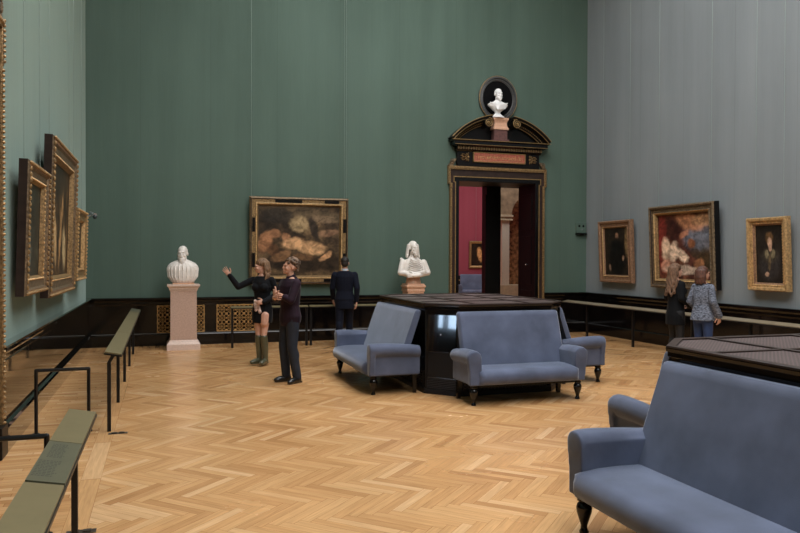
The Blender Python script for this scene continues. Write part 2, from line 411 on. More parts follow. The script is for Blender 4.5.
# ceiling with glazed laylight
SX0, SX1, SY0, SY1 = 1.0, 7.3, -4.5, 13.0
w = MB()
w.box(XL-.5, SX0, YF-.5, YB+T, ZC, ZC+.3); w.box(SX1, XR+.5, YF-.5, YB+T, ZC, ZC+.3)
w.box(SX0, SX1, YF-.5, SY0, ZC, ZC+.3); w.box(SX0, SX1, SY1, YB+T, ZC, ZC+.3)
w.box(XL, XR, YB-.5, YB, ZC-.5, ZC); w.box(XL, XL+.5, YF, YB-.5, ZC-.5, ZC); w.box(XR-.5, XR, YF, YB-.5, ZC-.5, ZC)
struct(w, 'ceiling', M_ceil, smooth=False)
M_sky = mat('laylight_glass', (.93, .96, 1, 1), .4, emit=1.0)
M_sky.node_tree.nodes['Principled BSDF'].inputs['Emission Strength'].default_value = 2.6
w = MB(); w.box(SX0, SX1, SY0, SY1, ZC+.1, ZC+.14)
g = struct(w, 'window_1', M_sky, smooth=False)
w = MB()
for k in range(1, 5): x = SX0+(SX1-SX0)*k/5; w.box(x-.05, x+.05, SY0, SY1, ZC+.02, ZC+.1)
for k in range(1, 14): y = SY0+(SY1-SY0)*k/14; w.box(SX0, SX1, y-.05, y+.05, ZC+.03, ZC+.095)
w.build('glazing_bars', M_ceil, g, smooth=False)

# wainscot + ledge (profile in (depth, z)), run along walls --------------
prof = [(0, 0), (.10, 0), (.10, .215), (.085, .235), (.045, .24), (.045, .80), (.06, .83), (.06, .87), (.09, .905), (.115, .92), (.115, .95), (.10, .96), (0, .96)]
def wains(name, axis, a0, a1, base, sgn, m=None):
    b = MB()
    if axis == 'y': b.prism([(base+sgn*d, z) for d, z in prof], 'y', a0, a1)
    else: b.prism([(base+sgn*d, z) for d, z in prof], 'x', a0, a1)
    return struct(b, name, m or M_black, smooth=False)
wains('baseboard_back', 'x', XL, DX-1.2, YB, -1)
wains('baseboard_back', 'x', DX+1.2, XR, YB, -1)
wains('baseboard_left', 'y', DY+1.2, YB-.115, XL, 1, M_black_gloss)
wains('baseboard_left', 'y', YF, DY-1.2, XL, 1, M_black_gloss)
wains('baseboard_right', 'y', YF, YB-.115, XR, -1)
# pale dull metal fillet on top of the plinth
w = MB(); w.box(XL+.1, DX-1.2, YB-.092, YB-.086, .238, .25); w.box(DX+1.2, XR-.1, YB-.092, YB-.086, .238, .25)
struct(w, 'trim_1', mat('grey_fillet', srgb(110, 112, 112), .4, metal=.4), smooth=False)

# gilt lattice grilles --------------------------------------------------
M_lat = mat('lattice_gilding', srgb(176, 136, 82), .42, metal=.35, noise=.4, nscale=30)
def lattice(x0, x1, z0, z1, label):
    r = empty('heating_grille', ((x0+x1)/2, YB-.06, z0), 0, label, 'grille', 'gilt lattice grilles in the black dado')
    ox, oz = (x0+x1)/2, z0
    hw, hh = (x1-x0)/2, z1-z0
    b = MB(); b.box(-hw, hw, .005, .014, 0, hh); b.build('backing', M_dark, r, smooth=False)
    b = MB()
    for (a0, a1, c0, c1) in ((-hw, hw, 0, .02), (-hw, hw, hh-.02, hh), (-hw, -hw+.02, 0, hh), (hw-.02, hw, 0, hh)):
        b.box(a0, a1, -.015, .008, c0, c1)
    b.build('rim', M_lat, r, bevel=.002)
    b = MB(); nx = max(2, round(2*hw/.185)); nz = 3; px = (2*hw-.04)/nx; pz = (hh-.04)/nz
    def ring(cx, cz, R, t=.0075, seg=16):
        pts = [V((cx+R*math.cos(q), -.004, cz+R*math.sin(q))) for q in [2*PI*k/seg for k in range(seg+1)]]
        for a, c in zip(pts, pts[1:]): b.cyl(a, c, t, n=4)
    for i in range(nx):
        for j in range(nz):
            cx = -hw+.02+px*(i+.5); cz = .02+pz*(j+.5)
            ring(cx, cz, .062); 
            for a in range(8):
                q = PI/4*a; l0, l1 = (.0, .062) if a % 2 == 0 else (.025, .062)
                b.cyl((cx+l0*math.cos(q), -.004, cz+l0*math.sin(q)), (cx+l1*math.cos(q), -.004, cz+l1*math.sin(q)), .006, n=4)
            for sx in (-1, 1):
                for sz in (-1, 1):
                    b.cyl((cx+sx*.044, -.004, cz+sz*.044), (cx+sx*px/2, -.004, cz+sz*pz/2), .0075, n=4)
    for i in range(nx+1):
        for j in range(nz+1):
            b.ell((-hw+.02+px*i, -.006, .02+pz*j), (.028, .012, .028), n=8, m=4)
            if i < nx: b.ell((-hw+.02+px*(i+.5), -.005, .02+pz*j), (.02, .01, .014), n=6, m=4)
            if j < nz: b.ell((-hw+.02+px*i, -.005, .02+pz*(j+.5)), (.014, .01, .02), n=6, m=4)
    b.build('lattice', M_lat, r)
lattice(-.118, .80, .25, .80, 'gilt lattice grille behind the pink stone pedestal of the bearded bust')
lattice(1.035, 1.96, .25, .80, 'gilt lattice grille behind the pointing woman in black')

# ------------------------------------------------------------------ door surrounds (door_1 back wall, door_2 left wall)
def door_surround(name):
    """local: x along wall, -y out of the wall, origin at floor centre on the wall face"""
    r = empty(name, kind='structure')
    def path(hw, top, ear, earz):    # outline up one side with ears, returns closed polygon strip helper
        return [(-hw, 0), (-hw, earz), (-hw-ear, earz), (-hw-ear, top), (hw+ear, top), (hw+ear, earz), (hw, earz), (hw, 0)]
    def band(mb, i0, o0, y0, y1, it, ot, ie=.0, oe=.0, iez=9, oez=9):
        a = path(i0, it, ie, iez); c = path(o0, ot, oe, oez)
        for k in range(len(a)-1):
            p = [a[k], a[k+1], c[k+1], c[k]]
            if abs(a[k][0]-a[k+1][0])+abs(a[k][1]-a[k+1][1]) < 1e-5 and abs(c[k][0]-c[k+1][0])+abs(c[k][1]-c[k+1][1]) < 1e-5: continue
            mb.rings([[(x, y0, z) for x, z in p], [(x, y1, z) for x, z in p]])
    E1 = 3.46
    b = MB(); band(b, .985, 1.055, -.05, .02, 3.54, 3.61, 0, .04, 3.5, 3.50)
    b.build('architrave', M_black, r, smooth=False)
    b = MB(); band(b, 1.055, 1.072, -.065, .0, 3.61, 3.63, .04, .04, 3.5, 3.49); b.build('gold_fillet', M_goldl, r, smooth=False)
    b = MB(); band(b, 1.072, 1.15, -.055, .0, 3.63, 3.78, .04, .04, 3.49, 3.47); b.build('outer_architrave', M_brown, r, smooth=False)
    b = MB(); band(b, 1.15, 1.20, -.09, .0, 3.78, 3.86, .04, .045, 3.47, 3.45); b.build('carved_moulding', M_gold, r, bevel=.006)
    b = MB()
    for sx in (-1, 1):
        for k in range(72): 
            z = .25+k*.045
            if z < 3.42: b.ell((sx*1.176, -.095, z), (.02, .018, .016), n=6, m=4)
    for k in range(52): b.ell((-1.18+k*.0463, -.095, 3.82), (.015, .018, .024), n=6, m=4)
    for sx in (-1, 1):
        for k in range(9): b.ell((sx*1.22, -.095, 3.49+k*.045), (.02, .018, .016), n=6, m=4)
    b.build('beading', M_gold, r)
    b = MB()
    for sx in (-1, 1): b.box(sx*1.13-.13, sx*1.13+.13, -.11, 0, 0, .28)
    b.build('plinth_block', M_black_dull, r, bevel=.01)
    # crest above architrave: small scrolls at the ends
    b = MB()
    for sx in (-1, 1):
        for k in range(16):
            t = k/15; q = t*2.6*PI; R = .012+.05*t
            b.ell((sx*(1.15)+sx*R*math.cos(q), -.08, 3.95+R*math.sin(q)), (.014, .016, .014), n=6, m=4)
        b.prism([(sx*1.14, 3.87), (sx*1.245, 3.87), (sx*1.1, 4.02), (sx*1.04, 4.02)], 'y', -.08, 0)
    b.build('scroll_crest', M_goldd, r)
    # frieze
    b = MB(); b.box(-1.04, 1.04, -.10, 0, 3.86, 4.20); b.build('frieze', M_black_dull, r, bevel=.006)
    b = MB(); b.box(-.64, .64, -.135, -.09, 3.965, 4.175)
    b.build('inscription_panel', M_redpanel, r, bevel=.006)
    b = MB()
    for (a0, a1, c0, c1) in ((-.66, .66, 3.955, 3.972), (-.66, .66, 4.168, 4.185), (-.66, -.64, 3.955, 4.185), (.64, .66, 3.955, 4.185)):
        b.box(a0, a1, -.145, -.09, c0, c1)
    b.build('panel_border', M_goldl, r, bevel=.003)
    b = MB()          # worn gilt scrollwork and letters on the red ground (illegible in the photograph)
    rr = random.Random(4)
    x = -.58
    while x < .58:
        h = rr.uniform(.05, .1); k = rr.randint(0, 3)
        if k == 0: b.cyl((x, -.137, 4.03), (x, -.137, 4.03+h), .005, n=5)
        elif k == 1:
            for q in range(8): b.cyl((x+.018*math.cos(q*.7), -.137, 4.065+.03*math.sin(q*.7)), (x+.018*math.cos(q*.7+.7), -.137, 4.065+.03*math.sin(q*.7+.7)), .0045, n=5)
        elif k == 2:
            b.cyl((x-.014, -.137, 4.03), (x, -.137, 4.03+h), .0045, n=5); b.cyl((x+.014, -.137, 4.03), (x, -.137, 4.03+h), .0045, n=5)
        else:
            b.cyl((x-.012, -.137, 4.03), (x-.012, -.137, 4.03+h), .0045, n=5); b.cyl((x-.012, -.137, 4.06), (x+.014, -.137, 4.03+h), .0045, n=5)
        x += rr.uniform(.038, .05)
    b.box(-.6, .6, -.139, -.134, 3.992, 4.0)
    b.build('gilt_lettering', M_goldb, r)
    b = MB()
    for sx in (-1, 1):       # carved leaf blocks either side of the inscription
        for k in range(7):
            a = -PI/2+PI*k/6
            b.ell((sx*(.78+.07*math.cos(a)), -.12, 4.065+.07*math.sin(a)), (.035, .03, .014), Matrix.Rotation(-sx*a, 3, 'Y'), n=8, m=5)
        b.ell((sx*.78, -.12, 4.065), (.03, .03, .03), n=8, m=6)
        for k in range(5): b.ell((sx*(.90+.03*(k % 2)), -.115, 4.0+k*.032), (.04, .02, .012), n=7, m=4)
    b.build('leaf_carving', M_gold, r)
    # cornice: stacked mouldings
    b = MB()
    def slab(hw, d, z0, z1, hw2=None, d2=None):
        hw2 = hw if hw2 is None else hw2; d2 = d if d2 is None else d2
        b.rings([[(-hw, -d, z0), (hw, -d, z0), (hw, 0, z0), (-hw, 0, z0)], [(-hw2, -d2, z1), (hw2, -d2, z1), (hw2, 0, z1), (-hw2, 0, z1)]])
    slab(1.05, .11, 4.19, 4.225, 1.08, .14); slab(1.07, .15, 4.225, 4.29); slab(1.09, .2, 4.29, 4.32, 1.14, .26); slab(1.17, .27, 4.32, 4.40); slab(1.19, .28, 4.40, 4.43, 1.235, .31)
    b.build('cornice', M_black, r, smooth=False)
    b = MB()
    for k in range(34):
        x = -1.04+k*2.08/33; b.box(x-.016, x+.016, -.19, -.15, 4.235, 4.285)
    b.build('dentils', M_gold, r, smooth=False)
    b = MB(); b.box(-1.236, 1.236, -.312, -.30, 4.422, 4.434); b.box(-1.17, 1.17, -.275, -.262, 4.325, 4.333); b.build('gold_line', M_goldl, r, smooth=False)
    # broken segmental pediment, ends in scrolls
    cx, R = 0, 1.66; cz = 4.43+.60-R
    for sx in (-1, 1):
        b = MB(); g_ = MB(); rs = []; 
        a0, a1 = math.asin(1.235/R), math.asin(.27/R)
        NN = 14
        for k in range(NN+1):
            a = a0+(a1-a0)*k/NN
            def P(rad, y): return (sx*rad*math.sin(a), y, cz+rad*math.cos(a))
            rs.append([P(R-.17, 0), P(R-.17, -.12), P(R-.12, -.16), P(R-.08, -.22), P(R-.05, -.30), P(R, -.32), P(R, 0)])
        b.rings(rs); b.build('pediment_arc', M_black_dull, r, smooth=False)
        for rad, y, t in ((R+.004, -.318, .009), (R-.06, -.29, .006), (R-.165, -.125, .007)):
            pts = [V((sx*rad*math.sin(a), y, cz+rad*math.cos(a))) for a in [a0+(a1-a0)*k/NN for k in range(NN+1)]]
            for p, q in zip(pts, pts[1:]): g_.cyl(p, q, t, n=6)
        for k in range(22):
            a = a0+(a1-a0)*(k+.5)/22; g_.ell((sx*(R-.12)*math.sin(a), -.165, cz+(R-.12)*math.cos(a)), (.014, .014, .014), n=6, m=4)
        sxc, szc = sx*.355, 4.845
        b2 = MB(); b2.cyl((sxc, 0, szc), (sxc, -.30, szc), .105, n=24); b2.build('scroll', M_black_dull, r)
        prev = None
        for k in range(44):
            q = k/43*4.4*PI; rad = .105-.085*k/43
            p = V((sxc-sx*rad*math.sin(q), -.305, szc+rad*math.cos(q)))
            if prev: g_.cyl(prev, p, .009, n=6)
            prev = p
        g_.ell((sxc, -.305, szc), (.025, .02, .025))
        g_.build('gilt_edging', M_goldl, r)
    b = MB(); b.box(-1.1, 1.1, -.05, 0, 4.43, 4.6); b.prism([(-1.05, 4.6), (1.05, 4.6), (.5, 4.83), (-.5, 4.83)], 'y', -.05, 0)
    b.build('tympanum', M_black_dull, r, smooth=False)
    return r
d1 = door_surround('door_1'); d1.location = (DX, YB, 0)
d2 = copy_tree(d1); d2.name = 'door_2'; d2.location = (XL, DY, 0); d2.rotation_euler = (0, 0, PI/2)
# pedestal for the bust in front of the gap in the pediment
r = empty('door_bust_pedestal', (DX-.04, YB-.16, 4.43), 0, 'small apricot and plum stone pedestal in the gap of the door pediment', 'pedestal')
b = MB(); b.box(-.2, .2, -.13, .05, 0, .05); b.box(-.165, .165, -.11, .05, .05, .27); b.build('plinth', mat('plum_stone', srgb(98, 66, 62), .4, noise=.25), r, bevel=.006)
b = MB()
rc = lambda hw, d, z: [(-hw, -d, z), (hw, -d, z), (hw, .05, z), (-hw, .05, z)]
b.rings([rc(.19, .13, .27), rc(.19, .13, .30), rc(.165, .11, .34), rc(.15, .10, .42), rc(.16, .11, .46), rc(.19, .13, .50), rc(.19, .13, .54)])
b.build('cap', M_apric, r, smooth=False)
# oval niche frame
r = empty('oval_niche', (DX-.01, YB-.006, 5.45), 0, 'dark oval niche frame on the green wall above the doorway', 'niche frame')
b = MB(); rs = []
for (ax, yy) in ((1.0, .0), (1.0, -.05), (.965, -.075), (.9, -.08), (.86, -.05), (.82, -.055), (.78, -.03), (.74, -.02)):
    rs.append([(.48*ax*math.cos(t), yy, .525*ax*math.sin(t)) for t in [2*PI*k/48 for k in range(48)]])
b.rings(rs, caps=False); b.build('moulding', M_grey_ring, r)
b = MB(); rs = []
for (ax, yy) in ((.775, -.03), (.6, -.022), (.3, -.018), (.02, -.016)):
    rs.append([(.48*ax*math.cos(t), yy, .525*ax*math.sin(t)) for t in [2*PI*k/48 for k in range(48)]])
b.rings(rs); b.build('hollow', M_dark, r)
b = MB(); pts = [V((.48*.985*math.cos(t), -.06, .525*.985*math.sin(t))) for t in [2*PI*k/48 for k in range(49)]]
for p, q in zip(pts, pts[1:]): b.cyl(p, q, .008, n=6)
b.build('thin_rim', M_goldl, r)

# jamb lining of door_1, side room, rooms beyond -------------------------
w = MB(); w.box(DX-OW-.0, DX-OW+.02, YB-.05, YB+T, 0, OH); w.box(DX+OW-.02, DX+OW, YB-.05, YB+T, 0, OH); w.box(DX-OW, DX+OW, YB-.05, YB+T, OH-.02, OH)
for z0, z1 in ((.3, 1.0), (1.15, 2.3), (2.45, 3.3)):
    w.box(DX+OW-.035, DX+OW-.02, YB+.12, YB+T-.1, z0, z1)
struct(w, 'trim_2', M_black_dull, bevel=.004)
b = MB(); b.ell((DX+OW-.05, YB+.35, 1.62), (.018, .018, .018)); b.cyl((DX+OW-.05, YB+.35, 1.62), (DX+OW-.02, YB+.35, 1.62), .008)
struct(b, 'trim_3', M_chrome)
# black double portal beyond the doorway
w = MB(); y0, y1 = 17.0, 17.3
w.box(5.5, 7.0, y0, y1, 0, 4.6); w.box(7.90, 8.30, y0, y1, 0, 3.62); w.box(9.2, 11.5, y0, y1, 0, 4.6); w.box(7.0, 9.2, y0, y1, 3.62, 4.6)
w.box(7.86, 8.22, y0-.02, y0, .3, 3.4)
struct(w, 'wall_beyond', M_black_dull, bevel=.01)
w = MB(); w.box(5.4, 5.5, YB+T, 32, 0, 7); w.box(20, 20.1, 17.3, 32, 0, 7); w.box(11.5, 20, 17.2, 17.3, 0, 7); w.box(11.5, 11.6, YB+T, 17.2, 0, 7)
struct(w, 'wall_beyond', M_red, smooth=False)
w = MB(); w.box(5.4, 20, 32, 32.2, 0, 7.5); struct(w, 'wall_red_room', M_red, smooth=False)
w = MB(); w.box(5.5, 20, 31.86, 32, 0, .95); w.box(5.5, 20, 31.82, 32, .88, .95); struct(w, 'baseboard_red_room', M_black, smooth=False)
w = MB(); w.box(5.5, 20, 31.84, 31.86, .70, .76); struct(w, 'trim_4', M_gold, smooth=False)
w = MB(); w.box(5.4, 20, 17.3, 32.2, 7.0, 7.2); w.box(5.4, 11.6, YB+T, 17.3, 4.6, 4.8); struct(w, 'ceiling', M_ceil, smooth=False)
# pale stone screen with an arch, seen through the right half of the portal
w = MB(); w.box(9.80, 10.06, 20, 20.25, .35, 2.92); w.box(9.76, 10.10, 19.97, 20.25, .0, .35)
struct(w, 'column_beyond', mat('white_stone', srgb(226, 218, 205), .45, noise=.06), bevel=.012)
w = MB(); w.box(9.69, 10.15, 19.95, 20.27, 2.92, 2.97); w.box(9.71, 10.13, 19.97, 20.27, 2.97, 3.03); w.box(9.68, 10.16, 19.94, 20.27, 3.03, 3.09)
struct(w, 'column_beyond', M_cream, bevel=.006)
w = MB(); NN = 12; cx, cz, R = 10.75, 3.09, .62
pts = [(9.74, 3.09)]+[(cx-R*math.cos(PI*k/NN), cz+R*math.sin(PI*k/NN)) for k in range(NN+1)]+[(11.9, 3.09), (11.9, 4.1), (9.74, 4.0)]
me_f = []
for k in range(NN):
    a = (cx-R*math.cos(PI*k/NN), cz+R*math.sin(PI*k/NN)); c = (cx-R*math.cos(PI*(k+1)/NN), cz+R*math.sin(PI*(k+1)/NN))
    w.prism([a, c, (c[0], 4.1), (a[0], 4.1)], 'y', 20.0, 20.25)
w.box(9.74, cx-R, 20.0, 20.25, 3.09, 4.1); w.box(cx+R, 11.9, 20, 20.25, 0, 4.1)
struct(w, 'wall_arcade', mat('brown_grey_stone', srgb(150, 130, 108), .5, noise=.35, nscale=6), smooth=False)
w = MB(); w.box(9.8, 11.9, 20.55, 20.6, .95, 4.1); struct(w, 'wall_arcade', M_mosaic, smooth=False)
w = MB(); w.box(9.74, 11.9, 19.95, 20.6, 0, .95); struct(w, 'wall_arcade', M_cream, smooth=False)
# side room behind the left doorway, with a tall window
w = MB(); w.box(-8, XL-.5, 8.9, 9, 0, 6); w.box(-8, XL-.5, 3.1, 3.2, 0, 6); w.box(-8.1, -8, 3.1, 3.8, 0, 6); w.box(-8.1, -8, 4.55, 9, 0, 6); w.box(-8.1, -8, 3.8, 4.55, 4.6, 6); w.box(-8.1, -8, 3.8, 4.55, 0, 1.5)
struct(w, 'wall_side_room', M_green, smooth=False)
w = MB(); w.box(-8.1, XL-.5, 3.1, 9, 6, 6.2); struct(w, 'ceiling', M_ceil, smooth=False)
M_win = mat('daylit_window_glass', (.55, .75, 1, 1), .3, emit=1.0)
M_win.node_tree.nodes['Principled BSDF'].inputs['Emission Strength'].default_value = 14
w = MB(); w.box(-8.09, -8.05, 3.8, 4.55, 1.5, 4.6); g = struct(w, 'window_2', M_win, smooth=False)
w = MB(); w.box(-8.05, -8.0, 4.18, 4.34, 1.5, 4.6)
for z in (2.3, 3.4): w.box(-8.04, -8.0, 3.8, 4.55, z, z+.04)
w.build('window_frame', M_brown, g, smooth=False)
# door jamb lining for door_2
w = MB(); w.box(XL-.5, XL+.05, DY-OW, DY-OW+.02, 0, OH); w.box(XL-.5, XL+.05, DY+OW-.02, DY+OW, 0, OH); w.box(XL-.5, XL+.05, DY-OW, DY+OW, OH-.02, OH)
struct(w, 'trim_5', M_black, smooth=False)

# ------------------------------------------------------------------ sofas and cabinets
def leg_prof():
    return [(q*1.2, z) for q, z in [(.012, 0), (.024, .0), (.026, .012), (.018, .03), (.017, .05), (.028, .09), (.040, .135), (.043, .165), (.036, .19), (.024, .202), (.038, .210), (.038, .222), (.030, .228), (.036, .245)]]
def make_sofa(W, D, label, group=None):
    """front legs at y=0 (facing -y), leg spacing W, back leaning on the cabinet at y=D"""
    r = empty('sofa', (0, 0, 0), 0, label, 'sofa', group)
    h = W/2; e = D-.57
    b = MB()       # seat with rounded front nose standing proud of the arms
    p = [(-.05, .245), (-.105, .262), (-.135, .305), (-.135, .355), (-.11, .40), (-.06, .425), (.05, .436), (.2, .440), (.42+e, .432), (.5+e, .42), (.5+e, .245)]
    def lay(x, q): return [(x, max(y, -.135+q) if y < 0 else y, z-q*.5 if z > .4 else z) for y, z in p]
    hs = h-.04
    b.rings([lay(-hs, .07), lay(-hs+.008, .035), lay(-hs+.03, .01), lay(-hs+.06, 0), lay(hs-.06, 0), lay(hs-.03, .01), lay(hs-.008, .035), lay(hs, .07)])
    b.build('seat', M_velvet, r, angle=75)
    b = MB(); z0 = .38    # leaning back with soft edges
    def lay(x, ins):
        return [(x, .265+e*.75+ins, z0), (x, .47+e+ins, 1.02-ins), (x, .487+e+ins, 1.062-ins), (x, .512+e, 1.082-ins), (x, .54+e, 1.085-ins), (x, .56+e, 1.07-ins), (x, .36+e*.75, z0)]
    hb = h
    b.rings([lay(-hb, .022), lay(-hb+.006, .010), lay(-hb+.022, 0), lay(hb-.022, 0), lay(hb-.006, .010), lay(hb, .022)])
    b.build('backrest', M_velvet, r, angle=32)
    for s in (-1, 1):
        b = MB()      # one continuous upholstered arm: flat inside, roll overhanging outside and round the front
        x0, x1 = sorted((s*(h-.074), s*(h+.056)))
        b.box(x0, x1, -.03, .53+e, .245, .60)
        rs = []
        for k, (y, zz, R) in enumerate([(-.074, .565, .055), (-.070, .57, .078), (-.04, .575, .090), (.06, .575, .092), (.25, .57, .089), (.42+e, .555, .084), (.53+e, .545, .080)]):
            rs.append([(s*(h+.017)+R*math.cos(t), y, zz+R*.98*math.sin(t)) for t in [2*PI*q/24 for q in range(24)]])
        b.rings(rs)
        pts = [(s*(h+.015)+.088*math.cos(t), .575+.082*math.sin(t)) for t in [PI*q/12 for q in range(13)]]
        pts += [(s*h-.078, .40), (s*h-.074, .245), (s*h+.064, .245), (s*h+.080, .40)]
        b.prism(pts, 'y', -.070, .0)
        b.blend('arm', M_velvet, r, voxel=.011, smooth=3)
    b = MB(); b.box(-h+.05, h-.05, -.02, .5+e, .215, .25); b.build('seat_frame', M_black_dull, r, bevel=.004)
    for s in (-1, 1):
        b = MB(); b.lathe(leg_prof(), (s*h, 0.0, 0), 18); b.build('leg', M_black, r)
        b = MB(); b.rings([[(s*h+a*.022, .47+e+c*.022, 0) for a, c in ((-1, -1), (1, -1), (1, 1), (-1, 1))], [(s*h+a*.03, .46+e+c*.03, .245) for a, c in ((-1, -1), (1, -1), (1, 1), (-1, 1))]])
        b.build('leg', M_black, r, smooth=False)
    return r
WS, WLn = 1.42, 1.84
CX, CY1, CY2 = 4.24, 9.87, 3.06
so_a = make_sofa(WLn, .66, 'long blue-grey sofa on the left of the far cabinet, seen from its side')
so_a.location = (CX-1.67, CY1, 0); so_a.rotation_euler = (0, 0, -PI/2)
so_b = make_sofa(WS, .57, 'short blue-grey sofa facing the viewer in front of the far black cabinet')
so_b.location = (CX, CY1-1.93, 0)
def place(o, x, y, rz, label):
    c = copy_tree(o); c.location = (x, y, 0); c.rotation_euler = (0, 0, rz); c['label'] = label; return c
place(so_a, CX+1.67, CY1, PI/2, 'blue-grey sofa mostly hidden behind the right end of the far cabinet')
so_d = make_sofa(1.95, .66, 'large blue-grey sofa closest to the viewer, cut off by the picture edge')
so_d.location = (CX-1.67, CY2, 0); so_d.rotation_euler = (0, 0, -PI/2)
place(so_b, CX, CY2+1.93, PI, 'blue-grey sofa showing one arm behind the closest large sofa')

M_mesh = bpy.data.materials.new('perforated_metal'); M_mesh.use_nodes = True
nt = M_mesh.node_tree; bs = nt.nodes['Principled BSDF']; bs.inputs['Roughness'].default_value = .4; bs.inputs['Metallic'].default_value = .25
tc = nt.nodes.new('ShaderNodeTexCoord'); vo = nt.nodes.new('ShaderNodeTexVoronoi'); vo.inputs['Scale'].default_value = 48; vo.inputs['Randomness'].default_value = 0
mp = nt.nodes.new('ShaderNodeMapping'); mp.inputs['Rotation'].default_value = (0, 0, .785)
nt.links.new(tc.outputs['Object'], mp.inputs[0]); nt.links.new(mp.outputs[0], vo.inputs['Vector'])
cr = nt.nodes.new('ShaderNodeValToRGB'); cr.color_ramp.elements[0].position = .30; cr.color_ramp.elements[1].position = .38
cr.color_ramp.elements[0].color = srgb(38, 30, 32); cr.color_ramp.elements[1].color = srgb(104, 88, 86)
nt.links.new(vo.outputs['Distance'], cr.inputs[0]); nt.links.new(cr.outputs[0], bs.inputs['Base Color'])

AX, AY, BX, BY = .99, 1.345, .655, 1.005     # half sizes of the octagon
def octo(o, z):
    k = o*.414
    X, Y, a, c = AX+o, AY+o, BX+k, BY+k
    return [(-a, -Y, z), (a, -Y, z), (X, -c, z), (X, c, z), (a, Y, z), (-a, Y, z), (-X, c, z), (-X, -c, z)]
def make_cabinet(label):
    r = empty('ventilation_cabinet', (0, 0, 0), 0, label, 'cabinet')
    b = MB(); b.rings([octo(0, 0), octo(0, 1.09)]); b.build('body', M_black, r, smooth=False)
    b = MB(); b.rings([octo(.02, 0), octo(.02, .06), octo(.004, .075), octo(.004, .08)]); b.build('plinth', M_black_dull, r, smooth=False)
    b = MB(); b.rings([octo(.0, 1.088), octo(.008, 1.09), octo(.008, 1.10), octo(.018, 1.108), octo(.018, 1.135), octo(.028, 1.14), octo(.03, 1.160), octo(.03, 1.165), octo(.02, 1.166)])
    b.build('cornice', M_black, r, smooth=False)
    # corner panels on the diagonals
    for sx, sy in ((-1, -1), (1, -1), (1, 1), (-1, 1)):
        p0 = V((sx*BX, sy*AY, 0)); p1 = V((sx*AX, sy*BY, 0)); mid = (p0+p1)/2
        d = (p1-p0).normalized(); nrm = V((sx, sy, 0)).normalized(); L = (p1-p0).length
        def bx(mb, u0, u1, z0, z1, t0, t1):
            q = [mid+d*u+nrm*t+V((0, 0, z)) for z in (z0, z1) for t in (t0, t1) for u in (u0, u1)]
            mb.add(q, [(0, 2, 3, 1), (4, 5, 7, 6), (0, 1, 5, 4), (2, 6, 7, 3), (0, 4, 6, 2), (1, 3, 7, 5)])
        b = MB()
        q = [mid+d*u+nrm*t+V((0, 0, z)) for z, tt in ((.56, .044), (1.03, .006)) for t in (.0, tt) for u in (-L/2+.035, L/2-.035)]
        b.add(q, [(0, 2, 3, 1), (4, 5, 7, 6), (0, 1, 5, 4), (2, 6, 7, 3), (0, 4, 6, 2), (1, 3, 7, 5)])
        lo = MB(); bx(lo, -L/2+.035, L/2-.035, .22, .545, .002, .012); lo.build('lower_panel', M_black_dull, r, smooth=False)
        pn = b.build('corner_panel', M_black_gloss, r, smooth=False)
        b = MB(); c = mid+nrm*.045+V((0, 0, .78)); b.ell(c, (.009, .009, .009)); b.cyl(mid+V((0, 0, .78)), c, .004); b.build('knob', M_chrome, pn)
        b = MB(); bx(b, -L/2+.03, L/2-.03, .06, .205, .0, .004)
        for k in range(6): bx(b, -L/2+.035, L/2-.035, .072+k*.022, .082+k*.022, .004, .014)
        b.build('louvre', M_pipe, r, smooth=False)
        b = MB()
        bx(b, -L/2-.0, -L/2+.028, .0, 1.088, .0, .012); bx(b, L/2-.028, L/2+.0, .0, 1.088, .0, .012)
        b.build('stile', M_black_dull, r, bevel=.003)
    # ventilation grilles under the seats
    for (x0, x1, y0, y1) in ((-BX+.06, BX-.06, -AY-.012, -AY), (-BX+.06, BX-.06, AY, AY+.012), (-AX-.012, -AX, -BY+.06, BY-.06), (AX, AX+.012, -BY+.06, BY-.06)):
        b = MB()
        for k in range(7): b.box(x0, x1, y0, y1, .05+k*.035, .065+k*.035)
        nn = 24
        for k in range(nn+1):
            if x1-x0 > y1-y0: x = x0+(x1-x0)*k/nn; b.box(x-.006, x+.006, y0-.004 if y0 < 0 else y0, y1+.004 if y0 > 0 else y1, .04, .29)
            else: y = y0+(y1-y0)*k/nn; b.box(x0-.004 if x0 < 0 else x0, x1+.004 if x0 > 0 else x1, y-.006, y+.006, .04, .29)
        b.build('lower_grille', M_pipe, r, smooth=False)
    # top: brown frame, bars, perforated sheets
    b = MB(); o = octo(.05, 1.178); 
    outer = octo(.030, 0); inner = octo(-.03, 0)
    for k in range(8):
        a, c, e, f = outer[k], outer[(k+1) % 8], inner[(k+1) % 8], inner[k]
        b.rings([[(q[0], q[1], 1.164) for q in (a, c, e, f)], [(q[0]*.997, q[1]*.997, 1.180) for q in (a, c, e, f)]])
    b.build('top_frame', M_brown, r, bevel=.004)
    b = MB(); b.rings([octo(-.02, 1.162), octo(-.02, 1.169)]); b.build('perforated_sheet', M_mesh, r, smooth=False)
    for x in (-.39, .39):
        b = MB(); b.box(x-.022, x+.022, -AY+.03, AY-.03, 1.165, 1.180); b.build('top_bar', M_brown, r, bevel=.003)
    for y in (-.65, 0, .65):
        b = MB(); b.box(-AX+.03, AX-.03, y-.02, y+.02, 1.165, 1.178); b.build('top_bar', M_brown, r, bevel=.003)
    return r
c1 = make_cabinet('black octagonal ventilation cabinet ringed by sofas in the middle of the room'); c1.location = (CX, CY1, 0)
c2 = copy_tree(c1); c2.location = (CX, CY2, 0); c2['label'] = 'black cabinet with perforated brown top behind the closest large sofa'

